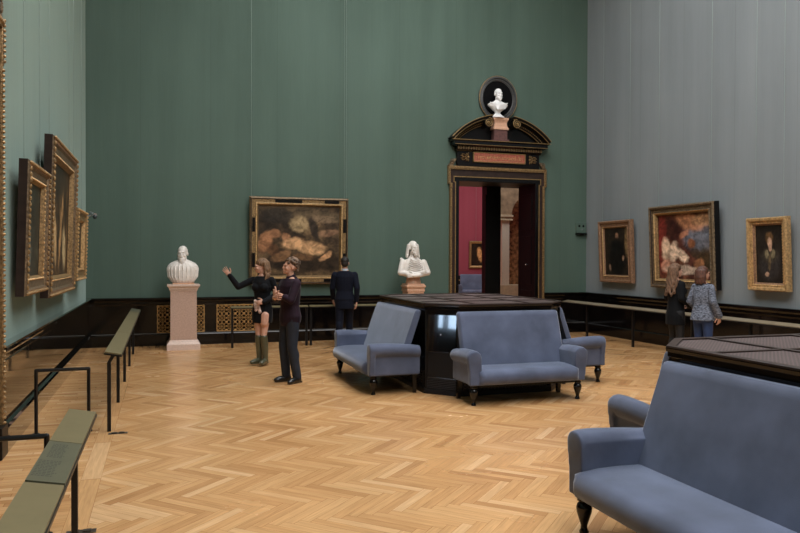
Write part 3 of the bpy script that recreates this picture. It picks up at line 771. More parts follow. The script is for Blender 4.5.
# ------------------------------------------------------------------ information rails and low barriers
def info_rail(loc, rz, secs, posts, label, m1=M_oliv, m2=M_olivd, zt=.80, tilt=.03, lean=.06, wid=.155, text=False):
    """local y runs along the rail; panels from secs [(y0,y1,mat)], posts at ys"""
    r = empty('information_rail', loc, rz, label, 'information rail')
    rr = random.Random(3)
    for (y0, y1, m) in secs:
        b = MB(); b.cur = 0; ms = [m, M_print]
        b.rings([[(-wid/2, y, zt-.012+tilt/2), (wid/2, y, zt-.012-tilt/2), (wid/2, y, zt-tilt/2), (-wid/2, y, zt+tilt/2)] for y in (y0+.004, y1-.004)])
        b.cur = 1
        for (ya, yb, x0, x1) in (text or []):
            if not (y0 < ya < y1): continue
            yy = yb
            while yy > ya:
                x = x0; xe = x1-rr.uniform(0, .02)
                while x < xe:
                    L = rr.uniform(.006, .016); x2 = min(x+L, xe)
                    za, zb = zt-tilt*(x/wid)+.0006, zt-tilt*(x2/wid)+.0006
                    b.add([(x, yy, za), (x2, yy, zb), (x2, yy+.009, zb), (x, yy+.009, za)], [(0, 1, 2, 3)])
                    x += L+.004
                yy -= .024
        b.build('reading_panel', ms, r, smooth=False)
    Y0, Y1 = secs[0][0], secs[-1][1]
    b = MB(); b.rings([[(-wid/2-.005, y, zt-.03+tilt/2), (wid/2+.005, y, zt-.03-tilt/2), (wid/2+.005, y, zt-.014-tilt/2), (-wid/2-.005, y, zt-.014+tilt/2)] for y in (Y0, Y1)])
    b.build('panel_tray', M_pipe, r, smooth=False)
    for y in posts:
        b = MB()
        b.box(-.018-lean, .018-lean, y-.022, y+.022, 0, .70)
        b.rings([[(-.018-lean, y-.022, .70), (.018-lean, y-.022, .70), (.018-lean, y+.022, .70), (-.018-lean, y+.022, .70)], [(-.02, y-.022, zt-.03), (.02, y-.022, zt-.03), (.02, y+.022, zt-.03), (-.02, y+.022, zt-.03)]])
        b.box(-.018-lean, .018-lean, y-.022, y+.022, 0, .01)
        b.build('post', M_pipe, r, smooth=False)
    return r
info_rail((-.48, 0, 0), 0, [(1.2, 3.38, M_oliv), (3.40, 4.10, M_olivd), (4.10, 4.93, M_oliv)], [1.7, 4.86], 'olive information rail closest to the viewer, with printed text on its panel', text=[(3.46, 3.72, -.068, .03), (3.78, 4.03, -.05, .03)], lean=.04)
info_rail((-.48, 0, 0), 0, [(7.80, 9.9, M_oliv), (9.9, 12.0, M_oliv), (12.0, 13.6, M_oliv), (13.6, 14.35, M_olivd)], [7.86, 9.40, 10.94, 12.49, 14.0], 'long olive information rail beside the left wall, farther from the viewer', lean=.04)
info_rail((8.93, 0, 0), PI, [(-14.9, -13.2, M_beige), (-13.2, -11.1, M_beige)], [-13.95, -12.3], 'information rail by the right wall below the man portrait, behind the two women', zt=.785, lean=.0, tilt=.03)
info_rail((8.93, 0, 0), PI, [(-10.95, -8.8, M_beige), (-8.8, -5.6, M_beige)], [-10.6, -9.25, -6.4], 'information rail by the right wall in front of the gilt framed lady', zt=.785, lean=.0, tilt=.03)
info_rail((0, 14.42, 0), -PI/2, [(1.25, 2.0, M_oliv), (2.0, 2.77, M_oliv)], [1.28, 2.74], 'thin information rail behind the pointing woman and the man with folded arms', zt=.80, lean=0, tilt=.02, wid=.12)
info_rail((0, 14.42, 0), -PI/2, [(2.80, 4.0, M_oliv), (4.0, 4.35, M_oliv)], [2.83, 4.3], 'thin information rail behind the man in the navy suit', zt=.80, lean=0, tilt=.02, wid=.12)
def hoop(x0, x1, y, z, label):
    r = MB(); R = .017
    r.tube([(x0, y, 0), (x0, y, z-.0), (x1, y, z), (x1, y, 0)], R, 8)
    r.cyl((x0, y, 0), (x0, y, .012), .035); r.cyl((x1, y, 0), (x1, y, .012), .035)
    o = r.build('low_barrier', M_pipe); tag(o, label, 'barrier'); return o
hoop(-1.197, -.716, 7.92, .635, 'black low hoop barrier standing whole beside the skirting of the left wall')
hoop(-1.197, -.70, 5.03, .63, 'black low hoop barrier at the left picture edge beside the nearer rail')
for x, y, lb in ((-.43, 7.74, 'small dark floor outlet beside the first post of the long rail'), (-.50, 5.02, 'small dark floor outlet beside the nearer information rail')):
    b = MB(); b.box(x-.09, x+.09, y-.035, y+.035, 0, .004); b.box(x-.06, x-.01, y-.02, y+.02, .004, .012); b.box(x+.01, x+.06, y-.02, y+.02, .004, .012)
    tag(b.build('floor_outlet', mat('worn_grey_metal', srgb(70, 62, 54), .5, metal=.5, noise=.5, nscale=80), smooth=False), lb, 'floor outlet')

# ------------------------------------------------------------------ paintings
def painting(loc, rz, W, H, fw, bands, canvas, label, tilt=4, wires=(.2, .8), bead=None, depth=.09, patches=False, bead2=None, group=None, wlen=None):
    """origin at the bottom centre of the frame's back; local -y faces the room"""
    r = empty('framed_painting', loc, rz, label, 'painting', group)
    r.rotation_euler = (math.radians(tilt), 0, rz)
    def rectp(ins, y): return [(-W/2+ins, y, ins), (W/2-ins, y, ins), (W/2-ins, y, H-ins), (-W/2+ins, y, H-ins)]
    # bands: list of (inset, height) with material index per segment
    prof = bands
    mats = []; b = MB()
    for (i0, h0, m0), (i1, h1, m1) in zip(prof, prof[1:]):
        if m0 not in mats: mats.append(m0)
        b.cur = mats.index(m0)
        a = rectp(i0*fw, -h0*depth); c = rectp(i1*fw, -h1*depth)
        for k in range(4): b.add([a[k], a[(k+1) % 4], c[(k+1) % 4], c[k]], [(0, 1, 2, 3)])
    # back edge
    b.cur = 0; a = rectp(prof[-1][0]*fw, -prof[-1][1]*depth); c = rectp(prof[-1][0]*fw, 0)
    for k in range(4): b.add([a[k], a[(k+1) % 4], c[(k+1) % 4], c[k]], [(0, 1, 2, 3)])
    a = rectp(0, 0)
    for k in range(4): b.add([a[k], a[(k+1) % 4], c[(k+1) % 4], c[k]], [(0, 3, 2, 1)])
    me = b.build('frame', mats, r, smooth=False)
    cw = fw*.97
    q = MB(); q.box(-W/2+cw, W/2-cw, -depth*.25, -.005, cw, H-cw); q.build('canvas', canvas, r, smooth=False)
    def beads(name, ins, y, sp, sz, m, shape=1):
        q = MB(); x0, x1, z0, z1 = -W/2+ins, W/2-ins, ins, H-ins
        nx = max(3, round((x1-x0)/sp)); nz = max(3, round((z1-z0)/sp))
        for k in range(nx+1):
            x = x0+(x1-x0)*k/nx
            for z in (z0, z1): q.ell((x, -y, z), (sz[0], sz[1], sz[2]), n=6, m=4)
        for k in range(1, nz):
            z = z0+(z1-z0)*k/nz
            for x in (x0, x1): q.ell((x, -y, z), (sz[2], sz[1], sz[0]), n=6, m=4)
        q.build(name, m, r)
    if bead: beads('outer_carving', *bead)
    if bead2: beads('inner_carving', *bead2)
    if patches:
        ins0, ins1 = fw*.30, fw*.62
        y = -depth*.80
        for (a0, a1) in ((-.25*W, .02*W), (.25*W, .40*W)):
            for z in ((ins0, ins1), (H-ins1, H-ins0)): q = MB(); q.box(a0, a1, y-.004, y+.02, z[0], z[1]); q.build('black_inset', M_black_dull, r, smooth=False)
        for (a0, a1) in ((.2*H, .36*H), (.60*H, .76*H)):
            for x in ((-W/2+ins0, -W/2+ins1), (W/2-ins1, W/2-ins0)): q = MB(); q.box(x[0], x[1], y-.004, y+.02, a0, a1); q.build('black_inset', M_black_dull, r, smooth=False)
    t = math.radians(tilt)
    for u in wires:
        L = wlen or (ZC-.5-loc[2]-H)
        q = MB(); q.cyl((0, 0, 0), (0, 0, L), .0035, n=5)
        o = q.build('hanging_wire', M_wire, r); o.location = (-W/2+u*W, -.02, H-.04); o.rotation_euler = (-t, 0, 0)
    return r
G = M_gold
cv_n = canvas_mat('mottled_brown_landscape', [(.25, (34, 27, 22)), (.45, (66, 52, 38)), (.6, (112, 90, 64)), (.75, (168, 140, 102))], [
    (.55, .90, .5, .12, -6, (120, 102, 78), .5), (.50, .74, .12, .12, 20, (190, 162, 120), .75), (.86, .62, .14, .05, 8, (160, 122, 94), .7), (.80, .82, .16, .06, -5, (150, 124, 96), .6), (.22, .86, .2, .12, 0, (42, 38, 34), .8), (.60, .18, .5, .12, 0, (40, 30, 22), .85),
    (.09, .48, .08, .15, -20, (190, 134, 94), .85), (.20, .60, .07, .06, 0, (176, 124, 88), .8), (.18, .36, .07, .08, 0, (110, 76, 50), .8), (.42, .46, .14, .08, 12, (214, 166, 120), .95), (.66, .40, .17, .09, -4, (220, 172, 124), .95), (.83, .28, .10, .035, 38, (210, 158, 112), .9), (.33, .56, .05, .06, 0, (186, 134, 96), .85), (.28, .28, .12, .06, 25, (170, 126, 88), .75), (.68, .68, .05, .18, 12, (48, 40, 34), .9), (.56, .27, .14, .05, 0, (120, 88, 60), .8)], seed=3, dist=.12)
painting((2.73, YB-.03, 1.205), 0, 2.09, 1.83, .185,
    [(0, 0, G), (0, .55, M_goldd), (.08, .9, M_goldd), (.2, 1.0, M_brown), (.28, .72, G), (.62, .72, G), (.7, .82, M_goldb), (.84, .80, G), (1, .3, G)], cv_n,
    'wide brown landscape painting in black and gilt frame on the green wall behind the couple', tilt=2.5, wires=(-.0+.02, .96, 1.0-.02), bead=(.012, .075, .045, (.018, .012, .010), M_gold), patches=True, depth=.11)
cv_m = canvas_mat('dark_portrait_ground', [(.3, (34, 27, 21)), (.6, (48, 38, 29)), (.8, (62, 50, 38))], [
    (.93, .70, .10, .34, 0, (140, 112, 76), .8), (.50, .36, .36, .40, 0, (17, 14, 13), .95), (.50, .60, .24, .14, 0, (17, 14, 13), .95), (.52, .90, .10, .06, 0, (24, 18, 15), .9), (.52, .835, .065, .062, 0, (164, 124, 98), .95), (.52, .775, .05, .03, 0, (48, 32, 24), .8), (.76, .36, .045, .06, -20, (158, 124, 98), .9), (.20, .16, .05, .075, 10, (150, 120, 98), .85)], seed=11, dist=.07)
painting((XR-.04, 13.90, 1.235), -PI/2, 1.22, 1.39, .17,
    [(0, 0, M_goldr), (0, .6, M_goldr), (.12, 1, M_goldr), (.3, .95, M_goldr), (.4, .7, M_goldr), (.75, .62, M_goldr), (.82, .75, M_goldb), (.9, .6, M_goldr), (1, .3, M_goldr)], cv_m,
    'dark standing man portrait in a reddish gilt frame by the far right corner', tilt=2.6, wires=(.08, .9), bead=(.018, .09, .05, (.02, .014, .014), M_goldr), depth=.10)
cv_d = canvas_mat('warm_figure_ground', [(.3, (40, 22, 20)), (.5, (92, 52, 42)), (.65, (136, 88, 62)), (.8, (170, 130, 96))], [
    (.80, .62, .3, .2, 0, (120, 128, 140), .75), (.62, .86, .28, .12, -15, (190, 130, 92), .85), (.86, .88, .2, .1, 0, (196, 150, 108), .6), (.08, .55, .10, .5, 0, (138, 52, 44), .8), (.88, .30, .14, .2, 0, (58, 52, 32), .75), (.30, .74, .14, .2, 0, (54, 26, 24), .8),
    (.14, .46, .09, .18, 0, (226, 194, 164), .92), (.30, .42, .09, .16, -12, (232, 200, 172), .92), (.46, .36, .14, .08, -40, (236, 204, 176), .92), (.14, .20, .10, .10, 0, (206, 150, 124), .8), (.50, .14, .40, .07, 0, (214, 190, 168), .75), (.64, .54, .07, .07, 30, (160, 96, 52), .85), (.70, .40, .08, .08, 0, (56, 46, 34), .8), (.78, .24, .10, .07, 20, (190, 130, 90), .7), (.52, .68, .10, .05, 30, (196, 128, 92), .7)], seed=21, dist=.13)
painting((XR-.04, 11.68, 1.19), -PI/2, 1.86, 1.64, .185,
    [(0, 0, M_black_dull), (0, .8, M_goldd), (.15, 1, M_goldd), (.3, .9, M_brown), (.36, .75, M_goldd), (.68, .7, M_goldd), (.76, .82, M_goldb), (.86, .7, G), (1, .3, G)], cv_d,
    'large warm-toned painting in a tarnished gilt frame above the two women', tilt=2.6, wires=(.1, .9), bead=(.015, .12, .075, (.026, .018, .02), M_goldd), depth=.15)
cv_i = canvas_mat('dark_lady_ground', [(.3, (26, 22, 19)), (.6, (42, 35, 29)), (.8, (54, 46, 38))], [
    (.50, .30, .40, .26, 0, (52, 47, 46), .9), (.50, .47, .30, .12, 0, (70, 62, 52), .9), (.50, .78, .14, .10, 0, (110, 80, 50), .8), (.52, .70, .085, .085, 0, (200, 160, 132), .95), (.53, .60, .05, .05, 0, (186, 146, 120), .9), (.40, .50, .07, .08, 30, (150, 136, 104), .7), (.62, .50, .07, .08, -30, (150, 136, 104), .7), (.50, .36, .05, .14, -8, (120, 100, 72), .6), (.40, .15, .08, .04, 10, (178, 142, 116), .9)], seed=31, dist=.09)
painting((XR-.04, 9.60, 1.235), -PI/2, .84, 1.235, .135,
    [(0, 0, M_goldb), (0, .7, M_goldb), (.12, 1, M_goldb), (.4, .95, M_goldb), (.5, .65, M_goldb), (.8, .6, M_goldr), (1, .3, G)], cv_i,
    'small portrait of a richly dressed lady in a bright gilt frame', tilt=2.6, wires=(.15, .85), bead2=(.098, .075, .048, (.02, .016, .014), M_goldb), depth=.12)
cv1 = canvas_mat('dim_green_grey_canvas', [(.3, (26, 26, 22)), (.5, (52, 54, 44)), (.7, (92, 94, 80)), (.85, (150, 150, 138))], [(.35, .35, .12, .3, 20, (120, 124, 116), .6), (.7, .6, .2, .3, 0, (36, 36, 30), .7)], seed=41)
painting((XL+.05, 8.58, 1.37), PI/2, 1.34, 1.36, .19,
    [(0, 0, M_brown), (0, .8, M_goldd), (.1, 1, M_goldr), (.3, .98, M_goldd), (.4, .75, M_goldd), (.75, .7, M_goldd), (.85, .8, G), (1, .3, G)], cv1,  # brown side and darker gilding put the frame's shade into its colours
    'leftmost framed painting on the left wall, dim grey canvas, beside the gilt doorway', tilt=1.6, wires=(.12, .86), bead=(.03, .105, .06, (.026, .018, .02), M_gold), bead2=(.160, .075, .05, (.016, .014, .012), M_goldb), depth=.10)
cv2 = canvas_mat('dark_canvas_with_warm_streaks', [(.35, (30, 24, 18)), (.52, (70, 52, 34)), (.66, (128, 98, 62)), (.8, (204, 178, 132))], [(.32, .38, .06, .30, 14, (214, 176, 124), .8), (.62, .45, .05, .36, -12, (196, 150, 98), .75), (.5, .85, .4, .12, 0, (46, 38, 28), .7), (.8, .25, .08, .2, 10, (226, 200, 150), .7)], seed=52, stretch=(3, 1, .7))
painting((XL+.05, 10.62, 1.275), PI/2, 2.42, 1.94, .25,
    [(0, 0, M_brown), (0, .8, M_goldd), (.1, 1, M_goldr), (.3, .98, M_goldd), (.4, .75, M_goldd), (.75, .7, M_goldd), (.85, .85, G), (1, .3, G)], cv2,  # shade painted in here too: brown side, darker gilding
    'tallest framed painting on the left wall, warm streaked canvas', tilt=1.6, wires=(.1, .9), bead=(.03, .115, .07, (.03, .02, .022), M_gold), bead2=(.20, .08, .06, (.02, .016, .014), M_goldb), depth=.11)
cv3 = canvas_mat('small_dusky_canvas', [(.3, (36, 30, 22)), (.6, (84, 68, 46)), (.8, (140, 116, 80))], [(.5, .5, .2, .25, 0, (110, 88, 60), .6)], seed=61)
painting((XL+.05, 12.95, 1.38), PI/2, 1.42, 1.16, .2,
    [(0, 0, G), (0, .8, G), (.1, 1, M_goldb), (.3, .98, G), (.4, .75, G), (.75, .7, G), (.85, .85, M_goldb), (1, .3, G)], cv3,
    'smallest gilt framed painting on the left wall, next to the back corner', tilt=1.6, wires=(.1, .9), bead=(.03, .105, .06, (.024, .018, .02), M_goldb), depth=.10)
cv4 = canvas_mat('small_far_canvas', [(.3, (24, 20, 18)), (.6, (50, 38, 28)), (.8, (90, 66, 44))], [(.5, .5, .16, .32, 15, (226, 170, 112), .95)], seed=71)
painting((14.5, 31.98, 1.3), 0, 1.15, 1.3, .12, [(0, 0, G), (0, .8, G), (.4, 1, M_goldb), (1, .3, G)], cv4, 'small framed painting on the red wall seen through the doorway', tilt=2, wires=(.3, .7), depth=.08, wlen=3)
place(so_b, 12.6, 28.0, -.35, 'pale blue sofa in the red room seen through the doorway')

# ------------------------------------------------------------------ wall fittings
r = empty('wall_speaker_box', (9.575, YB, 2.49), 0, 'small green painted box with two dark holes high beside the far right corner', 'wall box')
b = MB(); b.box(-.135, .135, -.05, 0, -.11, .16); b.build('housing', M_box, r, bevel=.01)
b = MB()
for x in (-.055, .055): b.cyl((x, -.052, .06), (x, -.045, .06), .028, n=16)
b.build('hole', M_dark, r)
b = MB(); b.cyl((.02, -.06, -.02), (.02, -.048, -.02), .016); b.build('button', M_chrome, r)
b = MB(); b.box(-.14, .14, -.085, 0, -.145, -.115); b.box(-.02, .06, -.07, 0, -.17, -.145); b.build('bracket', M_black_dull, r, bevel=.004)
r = empty('security_camera', (XL+.0, 14.85, 2.53), 0, 'small chrome camera sticking out behind the last frame on the left wall', 'camera')
b = MB(); b.cyl((0, 0, 0), (.04, 0, 0), .05, n=16); b.cyl((.04, 0, 0), (.14, 0, .02), .018); b.build('mount', M_chrome, r)
b = MB(); b.cyl((.12, .05, .06), (.21, -.05, .02), .045, n=18); b.ell((.165, 0, .04), (.05, .06, .05)); b.build('housing', M_chrome, r)
b = MB(); b.ell((.205, -.055, -.005), (.04, .03, .045)); b.build('lens', mat('smoked_glass', srgb(60, 64, 66), .1), r)
# ------------------------------------------------------------------ heads, hands, bodies
def add_head(b, R=None, c=V((0, 0, 1.63)), s=1.0, beard=0, nose=1.0, neck=True, brow=1.0, ears=True):
    """head centred near c (H about .23*s), facing -y, turned by 3x3 matrix R about the neck pivot c-(0,0,.11)"""
    R = R or Matrix.Identity(3); piv = c-V((0, 0, .11*s))
    def T(p): return piv+R @ ((V(p)-V((0, 0, 1.52)))*s)
    def E(p, r): b.ell(T(p), tuple(q*s for q in r), R, n=16, m=10)
    E((0, .012, 1.655), (.076, .096, .088)); E((0, -.03, 1.61), (.062, .072, .088)); E((0, -.052, 1.555), (.046, .045, .035)); E((0, -.078, 1.535), (.024, .022, .018))
    b.capsule(T((0, -.096, 1.632)), T((0, -.110, 1.601)), .007*s*nose, .010*s*nose); E((.013, -.104, 1.593), (.009, .01, .008)); E((-.013, -.104, 1.593), (.009, .01, .008))
    E((.028, -.088, 1.647), (.026, .014, .008)); E((-.028, -.088, 1.647), (.026, .014, .008))
    E((.04, -.070, 1.595), (.022, .022, .026)); E((-.04, -.070, 1.595), (.022, .022, .026))
    E((0, -.098, 1.568), (.024, .011, .0065)); E((0, -.096, 1.557), (.021, .011, .007))
    if ears:
        for sx in (-1, 1): E((sx*.077, .008, 1.612), (.010, .02, .031))
    if beard:
        E((0, -.075, 1.535), (.05, .04, .045)); E((0, -.085, 1.50), (.038*beard, .032, .05*beard)); E((.045, -.045, 1.56), (.025, .035, .045)); E((-.045, -.045, 1.56), (.025, .035, .045))
        E((0, -.105, 1.578), (.035, .014, .009))
    return T
def add_hand(b, w, d, nrm, side, curl=.5, s=1.0, spread=1.0, point=False):
    """w wrist, d finger direction, nrm palm normal, side: +1 thumb to d x nrm"""
    w = V(w); d = V(d).normalized(); nrm = V(nrm); nrm = (nrm-d*nrm.dot(d)).normalized(); a = d.cross(nrm)*side
    rot = Matrix((a, d, nrm)).transposed()
    b.capsule(w-d*.02*s, w+d*.03*s, .026*s, .026*s, n=10)
    b.ell(w+d*.05*s, (.041*s, .052*s, .016*s), rot, n=12, m=8)
    for k, (off, L) in enumerate(((.030, .074), (.010, .083), (-.011, .077), (-.031, .060))):
        p = w+(d*.088+a*off*spread)*s; ang = 0; cu = curl*(1+.12*k)
        if point and k == 0: cu = .08
        r = .0085*s
        dirs = d+a*off*2.0*spread
        dirs.normalize()
        for j, f in enumerate((.45, .31, .24)):
            ang += cu*(.8 if j == 0 else 1)
            dd = dirs*math.cos(ang)+nrm*math.sin(ang)
            q = p+dd*L*f*s; b.capsule(p, q, r, r*.93, n=8); p = q; r *= .93
    p = w+(d*.025+a*.028)*s
    for L, dd in ((.042, d*.55+a*.75+nrm*.15), (.032, d*.8+a*.45+nrm*.3), (.026, d*.95+a*.15+nrm*.4)):
        q = p+dd.normalized()*L*s; b.capsule(p, q, .0115*s, .0095*s, n=8); p = q
def limb(b, pts, rad, n=14):
    for (p, q), (r0, r1) in zip(zip(pts, pts[1:]), zip(rad, rad[1:])): b.capsule(p, q, r0, r1, n=n)
def torso(b, f=1.0, t=0.0, female=False, z0=.86, z1=1.50):
    rs = [(.80, 0, .0, .12, .085), (.86, 0, .005, .158, .105), (.93, 0, .008, .168, .112), (1.0, 0, .004, .150, .102), (1.08, 0, 0, .132, .094), (1.18, 0, 0, .146, .102), (1.28, 0, -.004, .162, .114), (1.36, 0, .0, .172, .110), (1.42, 0, .006, .155, .088), (1.46, 0, .012, .105, .070), (1.50, 0, .015, .06, .055)]
    out = []
    for z, cx, cy, rx, ry in rs:
        if z < z0-.001 or z > z1+.001: continue
        if female:
            if z > 1.3: rx *= .9
            if .98 < z < 1.2: rx *= .86; ry *= .9
        out.append((z, cx, cy, rx*f+t, ry*f+t))
    b.eloft(out)
    if female and z1 > 1.3:
        for sx in (-1, 1): b.ell((sx*.07, -.085, 1.28), (.062+t, .055+t, .06+t))
def Rz(d, x=0, y=0): return Euler((math.radians(x), math.radians(y), math.radians(d))).to_matrix()

def person(loc, rz, H, label, J, head=(0, 0), female=False, skin=M_skin, top=None, bottom=None, shoes=None, hair=None, extra=None, hands=True, sleeve=1.0, bare_legs=False, cat='person', hem=.84):
    r = empty('person', loc, rz, label, cat); k = H/1.76; r.scale = (k, k, k)
    R = Rz(head[0], head[1])
    shW = .165 if female else .19
    d = dict(sR=(-shW, .005, 1.415), sL=(shW, .005, 1.415), eR=(-shW-.05, .03, 1.13), eL=(shW+.05, .03, 1.13), wR=(-shW-.06, -.06, .90), wL=(shW+.06, -.06, .90),
             hdR=(0, -.1, -1), hdL=(0, -.1, -1), hnR=(1, 0, 0), hnL=(-1, 0, 0), cR=.35, cL=.35, tR=-1, tL=1,
             hR=(-.088, 0, .90), hL=(.088, 0, .90), kR=(-.095, -.02, .50), kL=(.095, -.02, .50), aR=(-.09, .02, .09), aL=(.09, .02, .09), fR=(-.25, -1), fL=(.25, -1), pR=False)
    d.update(J); d = {a: (V(q) if isinstance(q, tuple) else q) for a, q in d.items()}
    fm = .88 if female else 1
    b = MB(); torso(b, .9, 0, female)
    limb(b, [(0, .018, 1.44), (0, .0, 1.56)], [.052*fm, .050*fm])
    T = add_head(b, R, ears=not female)
    for s in 'RL':
        limb(b, [d['s'+s]-V((0, 0, .035)), d['e'+s], d['w'+s]], [.042*fm, .038*fm, .027*fm])
        add_hand(b, d['w'+s], d['hd'+s], d['hn'+s], d['t'+s], d['c'+s], s=.95 if female else 1.03, spread=1.15, point=d['p'+s] if 'p'+s in d else False)
        limb(b, [d['h'+s], d['k'+s], d['a'+s]], [.085, .055*fm, .038*fm])
        kn, an = d['k'+s], d['a'+s]; m = kn.lerp(an, .3); b.ell(m+V((0, .018, 0)), (.048*fm, .052*fm, .11))
        f = V((d['f'+s][0], d['f'+s][1], 0)).normalized(); b.capsule(an+V((0, 0, -.045)), an+f*.13+V((0, 0, -.062)), .034, .024)
    b.blend('body', skin, r, voxel=.006, smooth=2)
    e = MB()
    for sx in (-1, 1): e.ell(T((sx*.030, -.092, 1.625)), (.012, .008, .006), R, n=10, m=6)
    e.build('eyes', M_eye, r)
    # trousers / stockings
    if bottom:
        b = MB(); t = .016
        if not bare_legs:
            torso(b, 1.0, t, female, .80, 1.0)
            for s in 'RL':
                kn, an = d['k'+s], d['a'+s]; lo = an+(kn-an)*.02
                limb(b, [d['h'+s], kn, lo+V((0, .0, -.01))], [.085+t, .058*fm+t, .046*fm+t]); b.ell(kn.lerp(an, .3)+V((0, .014, 0)), (.05*fm+t, .055*fm+t, .12))
            b.blend('trousers', bottom, r, voxel=.008, smooth=3)
    if shoes:
        kind, sm = shoes
        for s in 'RL':
            an = d['a'+s]; f = V((d['f'+s][0], d['f'+s][1], 0)).normalized(); sd = V((-f.y, f.x, 0)); z0 = 0
            b = MB(); base = V((an.x, an.y, 0)); lift = an.z-.09
            heel = .05 if kind == 'boot' else .0
            rot = Matrix((sd, f, V((0, 0, 1)))).transposed()
            b.ell(base+f*.045+V((0, 0, .045+lift)), (.042, .13, .042), rot, n=16); b.ell(base+f*.12+V((0, 0, .035+lift)), (.044, .07, .032), rot); b.ell(base-f*.03+V((0, 0, .05+lift)), (.038, .045, .05), rot)
            b.capsule(an+V((0, 0, -.04)), an+V((0, 0, .03)), .046, .048)
            q = [base-f*.075+sd*.03+V((0, 0, lift)), base-f*.075-sd*.03+V((0, 0, lift)), base+f*.17-sd*.03+V((0, 0, lift)), base+f*.17+sd*.03+V((0, 0, lift))]
            b.rings([q, [p+V((0, 0, .022)) for p in q]])
            if kind == 'boot':
                kn = d['k'+s]; m = an.lerp(kn, .92); limb(b, [an, an.lerp(kn, .55)+V((0, .008, 0)), m], [.044, .060, .060])
            b.blend('boot' if kind == 'boot' else 'shoe', sm, r, voxel=.006, smooth=1)
    if top:
        b = MB(); t = .014 if female else .03
        torso(b, 1.0, t, female, hem-.06 if hem < .9 else .92, 1.46 if not female else 1.47)
        for s in 'RL':
            w = V(d['e'+s]).lerp(V(d['w'+s]), sleeve)
            limb(b, [V(d['s'+s])-V((0, 0, .018)), d['e'+s], w], [.052*fm+.012, .043*fm+.014, .033*fm+.012])
        b.blend('top', top, r, voxel=.007, smooth=3)
    if extra: extra(r, d, R, T)
    if hair: hair(r, R, T)
    return r

# ---- woman pointing, black dress
M_blk = mat('black_knit', srgb(13, 14, 18), .85, spec=.2, sheen=.15, bump=.2, bscale=90)
M_boot = mat('olive_patent_boot', srgb(74, 76, 58), .28, spec=.6, noise=.2, nscale=8, coat=.4)
M_hairb = mat('brown_blond_hair', srgb(84, 62, 46), .6, noise=.5, nscale=14, stretch=(6, 6, .8), bump=.6, bscale=50, col2=srgb(128, 96, 68))
M_floral = mat('pink_floral_cloth', srgb(176, 132, 118), .8, noise=.4, nscale=26, col2=srgb(226, 196, 184))
def hair_long(m, L=.30, wide=.09, back=.05, bangs=True, wave=.012, seed=1):
    def f(r, R, T):
        b = MB(); rr = random.Random(seed)
        b.ell(T((0, .022, 1.672)), (.088, .104, .088), R, n=18, m=10)
        for k in range(15):
            a = -1.30+2.6*k/14          # angle round the back of the head
            x, y = .088*math.sin(a), .03+.085*math.cos(a)
            p = T((x*.95, y, 1.67)); q = T((x*1.1, y*1.05, 1.56))
            limb(b, [p, q], [.026, .028])
            l = L*rr.uniform(.85, 1.1); prev = q; n_ = 5
            ph = rr.uniform(0, 6)
            for j in range(1, n_+1):
                z = -l*j/n_
                w = wave*math.sin(ph+j*1.7)
                base = T((x*(1.1+wide*j), y*(1.05)+back*j/n_, 1.56))
                p2 = V((base.x+w, base.y+w*.5, q.z+z))
                limb(b, [prev, p2], [.026-.002*j, .025-.0025*j]); prev = p2
        b.blend('hair', m, r, voxel=.006, smooth=1)
    return f
def woman_extra(r, d, R, T):
    b = MB()
    rs = [(.70, .0, .0, .165, .125), (.78, 0, .002, .172, .13), (.88, 0, .005, .176, .13), (.98, 0, .004, .158, .12), (1.08, 0, 0, .132, .105), (1.12, 0, 0, .128, .10)]
    b.eloft(rs); b.blend('skirt', M_blk, r, voxel=.008, smooth=2)
    b = MB()      # knotted pink cloth at the waist
    b.ell((-.01, -.125, 1.03), (.028, .025, .028))
    for a, L in ((150, .06), (35, .05), (-110, .12), (-80, .15), (200, .06), (-130, .08)):
        q = V((-.01+L*math.cos(math.radians(a)), -.128, 1.03+L*math.sin(math.radians(a))))
        b.capsule((-.01, -.128, 1.03), q, .014, .028)
    b.blend('knotted_cloth', M_floral, r, voxel=.006, smooth=2)
    b = MB(); b.capsule((.075, -.06, .83), (.07, -.065, .70), .075, .07); b.blend('bare_thigh', M_skinw, r, voxel=.008, smooth=1)
person((1.54, 11.95, 0), math.radians(-32), 1.76, 'woman in black dress and tall olive boots pointing to the left', dict(
    eR=(-.37, -.12, 1.285), wR=(-.47, -.22, 1.47), hdR=(-.55, -.2, .8), hnR=(.3, -.9, -.1), cR=.18, tR=1, pR=True,
    eL=(.235, .05, 1.16), wL=(.10, -.15, 1.05), hdL=(-.9, -.3, -.1), hnL=(0, .9, -.2), cL=.5, tL=-1,
    kR=(-.055, -.02, .5), kL=(.05, -.05, .5), aR=(-.06, .02, .12), aL=(.055, .0, .12), hR=(-.075, 0, .9), hL=(.075, 0, .9), fR=(-.5, -1), fL=(.0, -1)),
    head=(-60, 8), female=True, skin=M_skinw, top=M_blk, bare_legs=True, shoes=('boot', M_boot), hair=hair_long(M_hairb, .17, .04, .0), extra=woman_extra, hem=1.0)

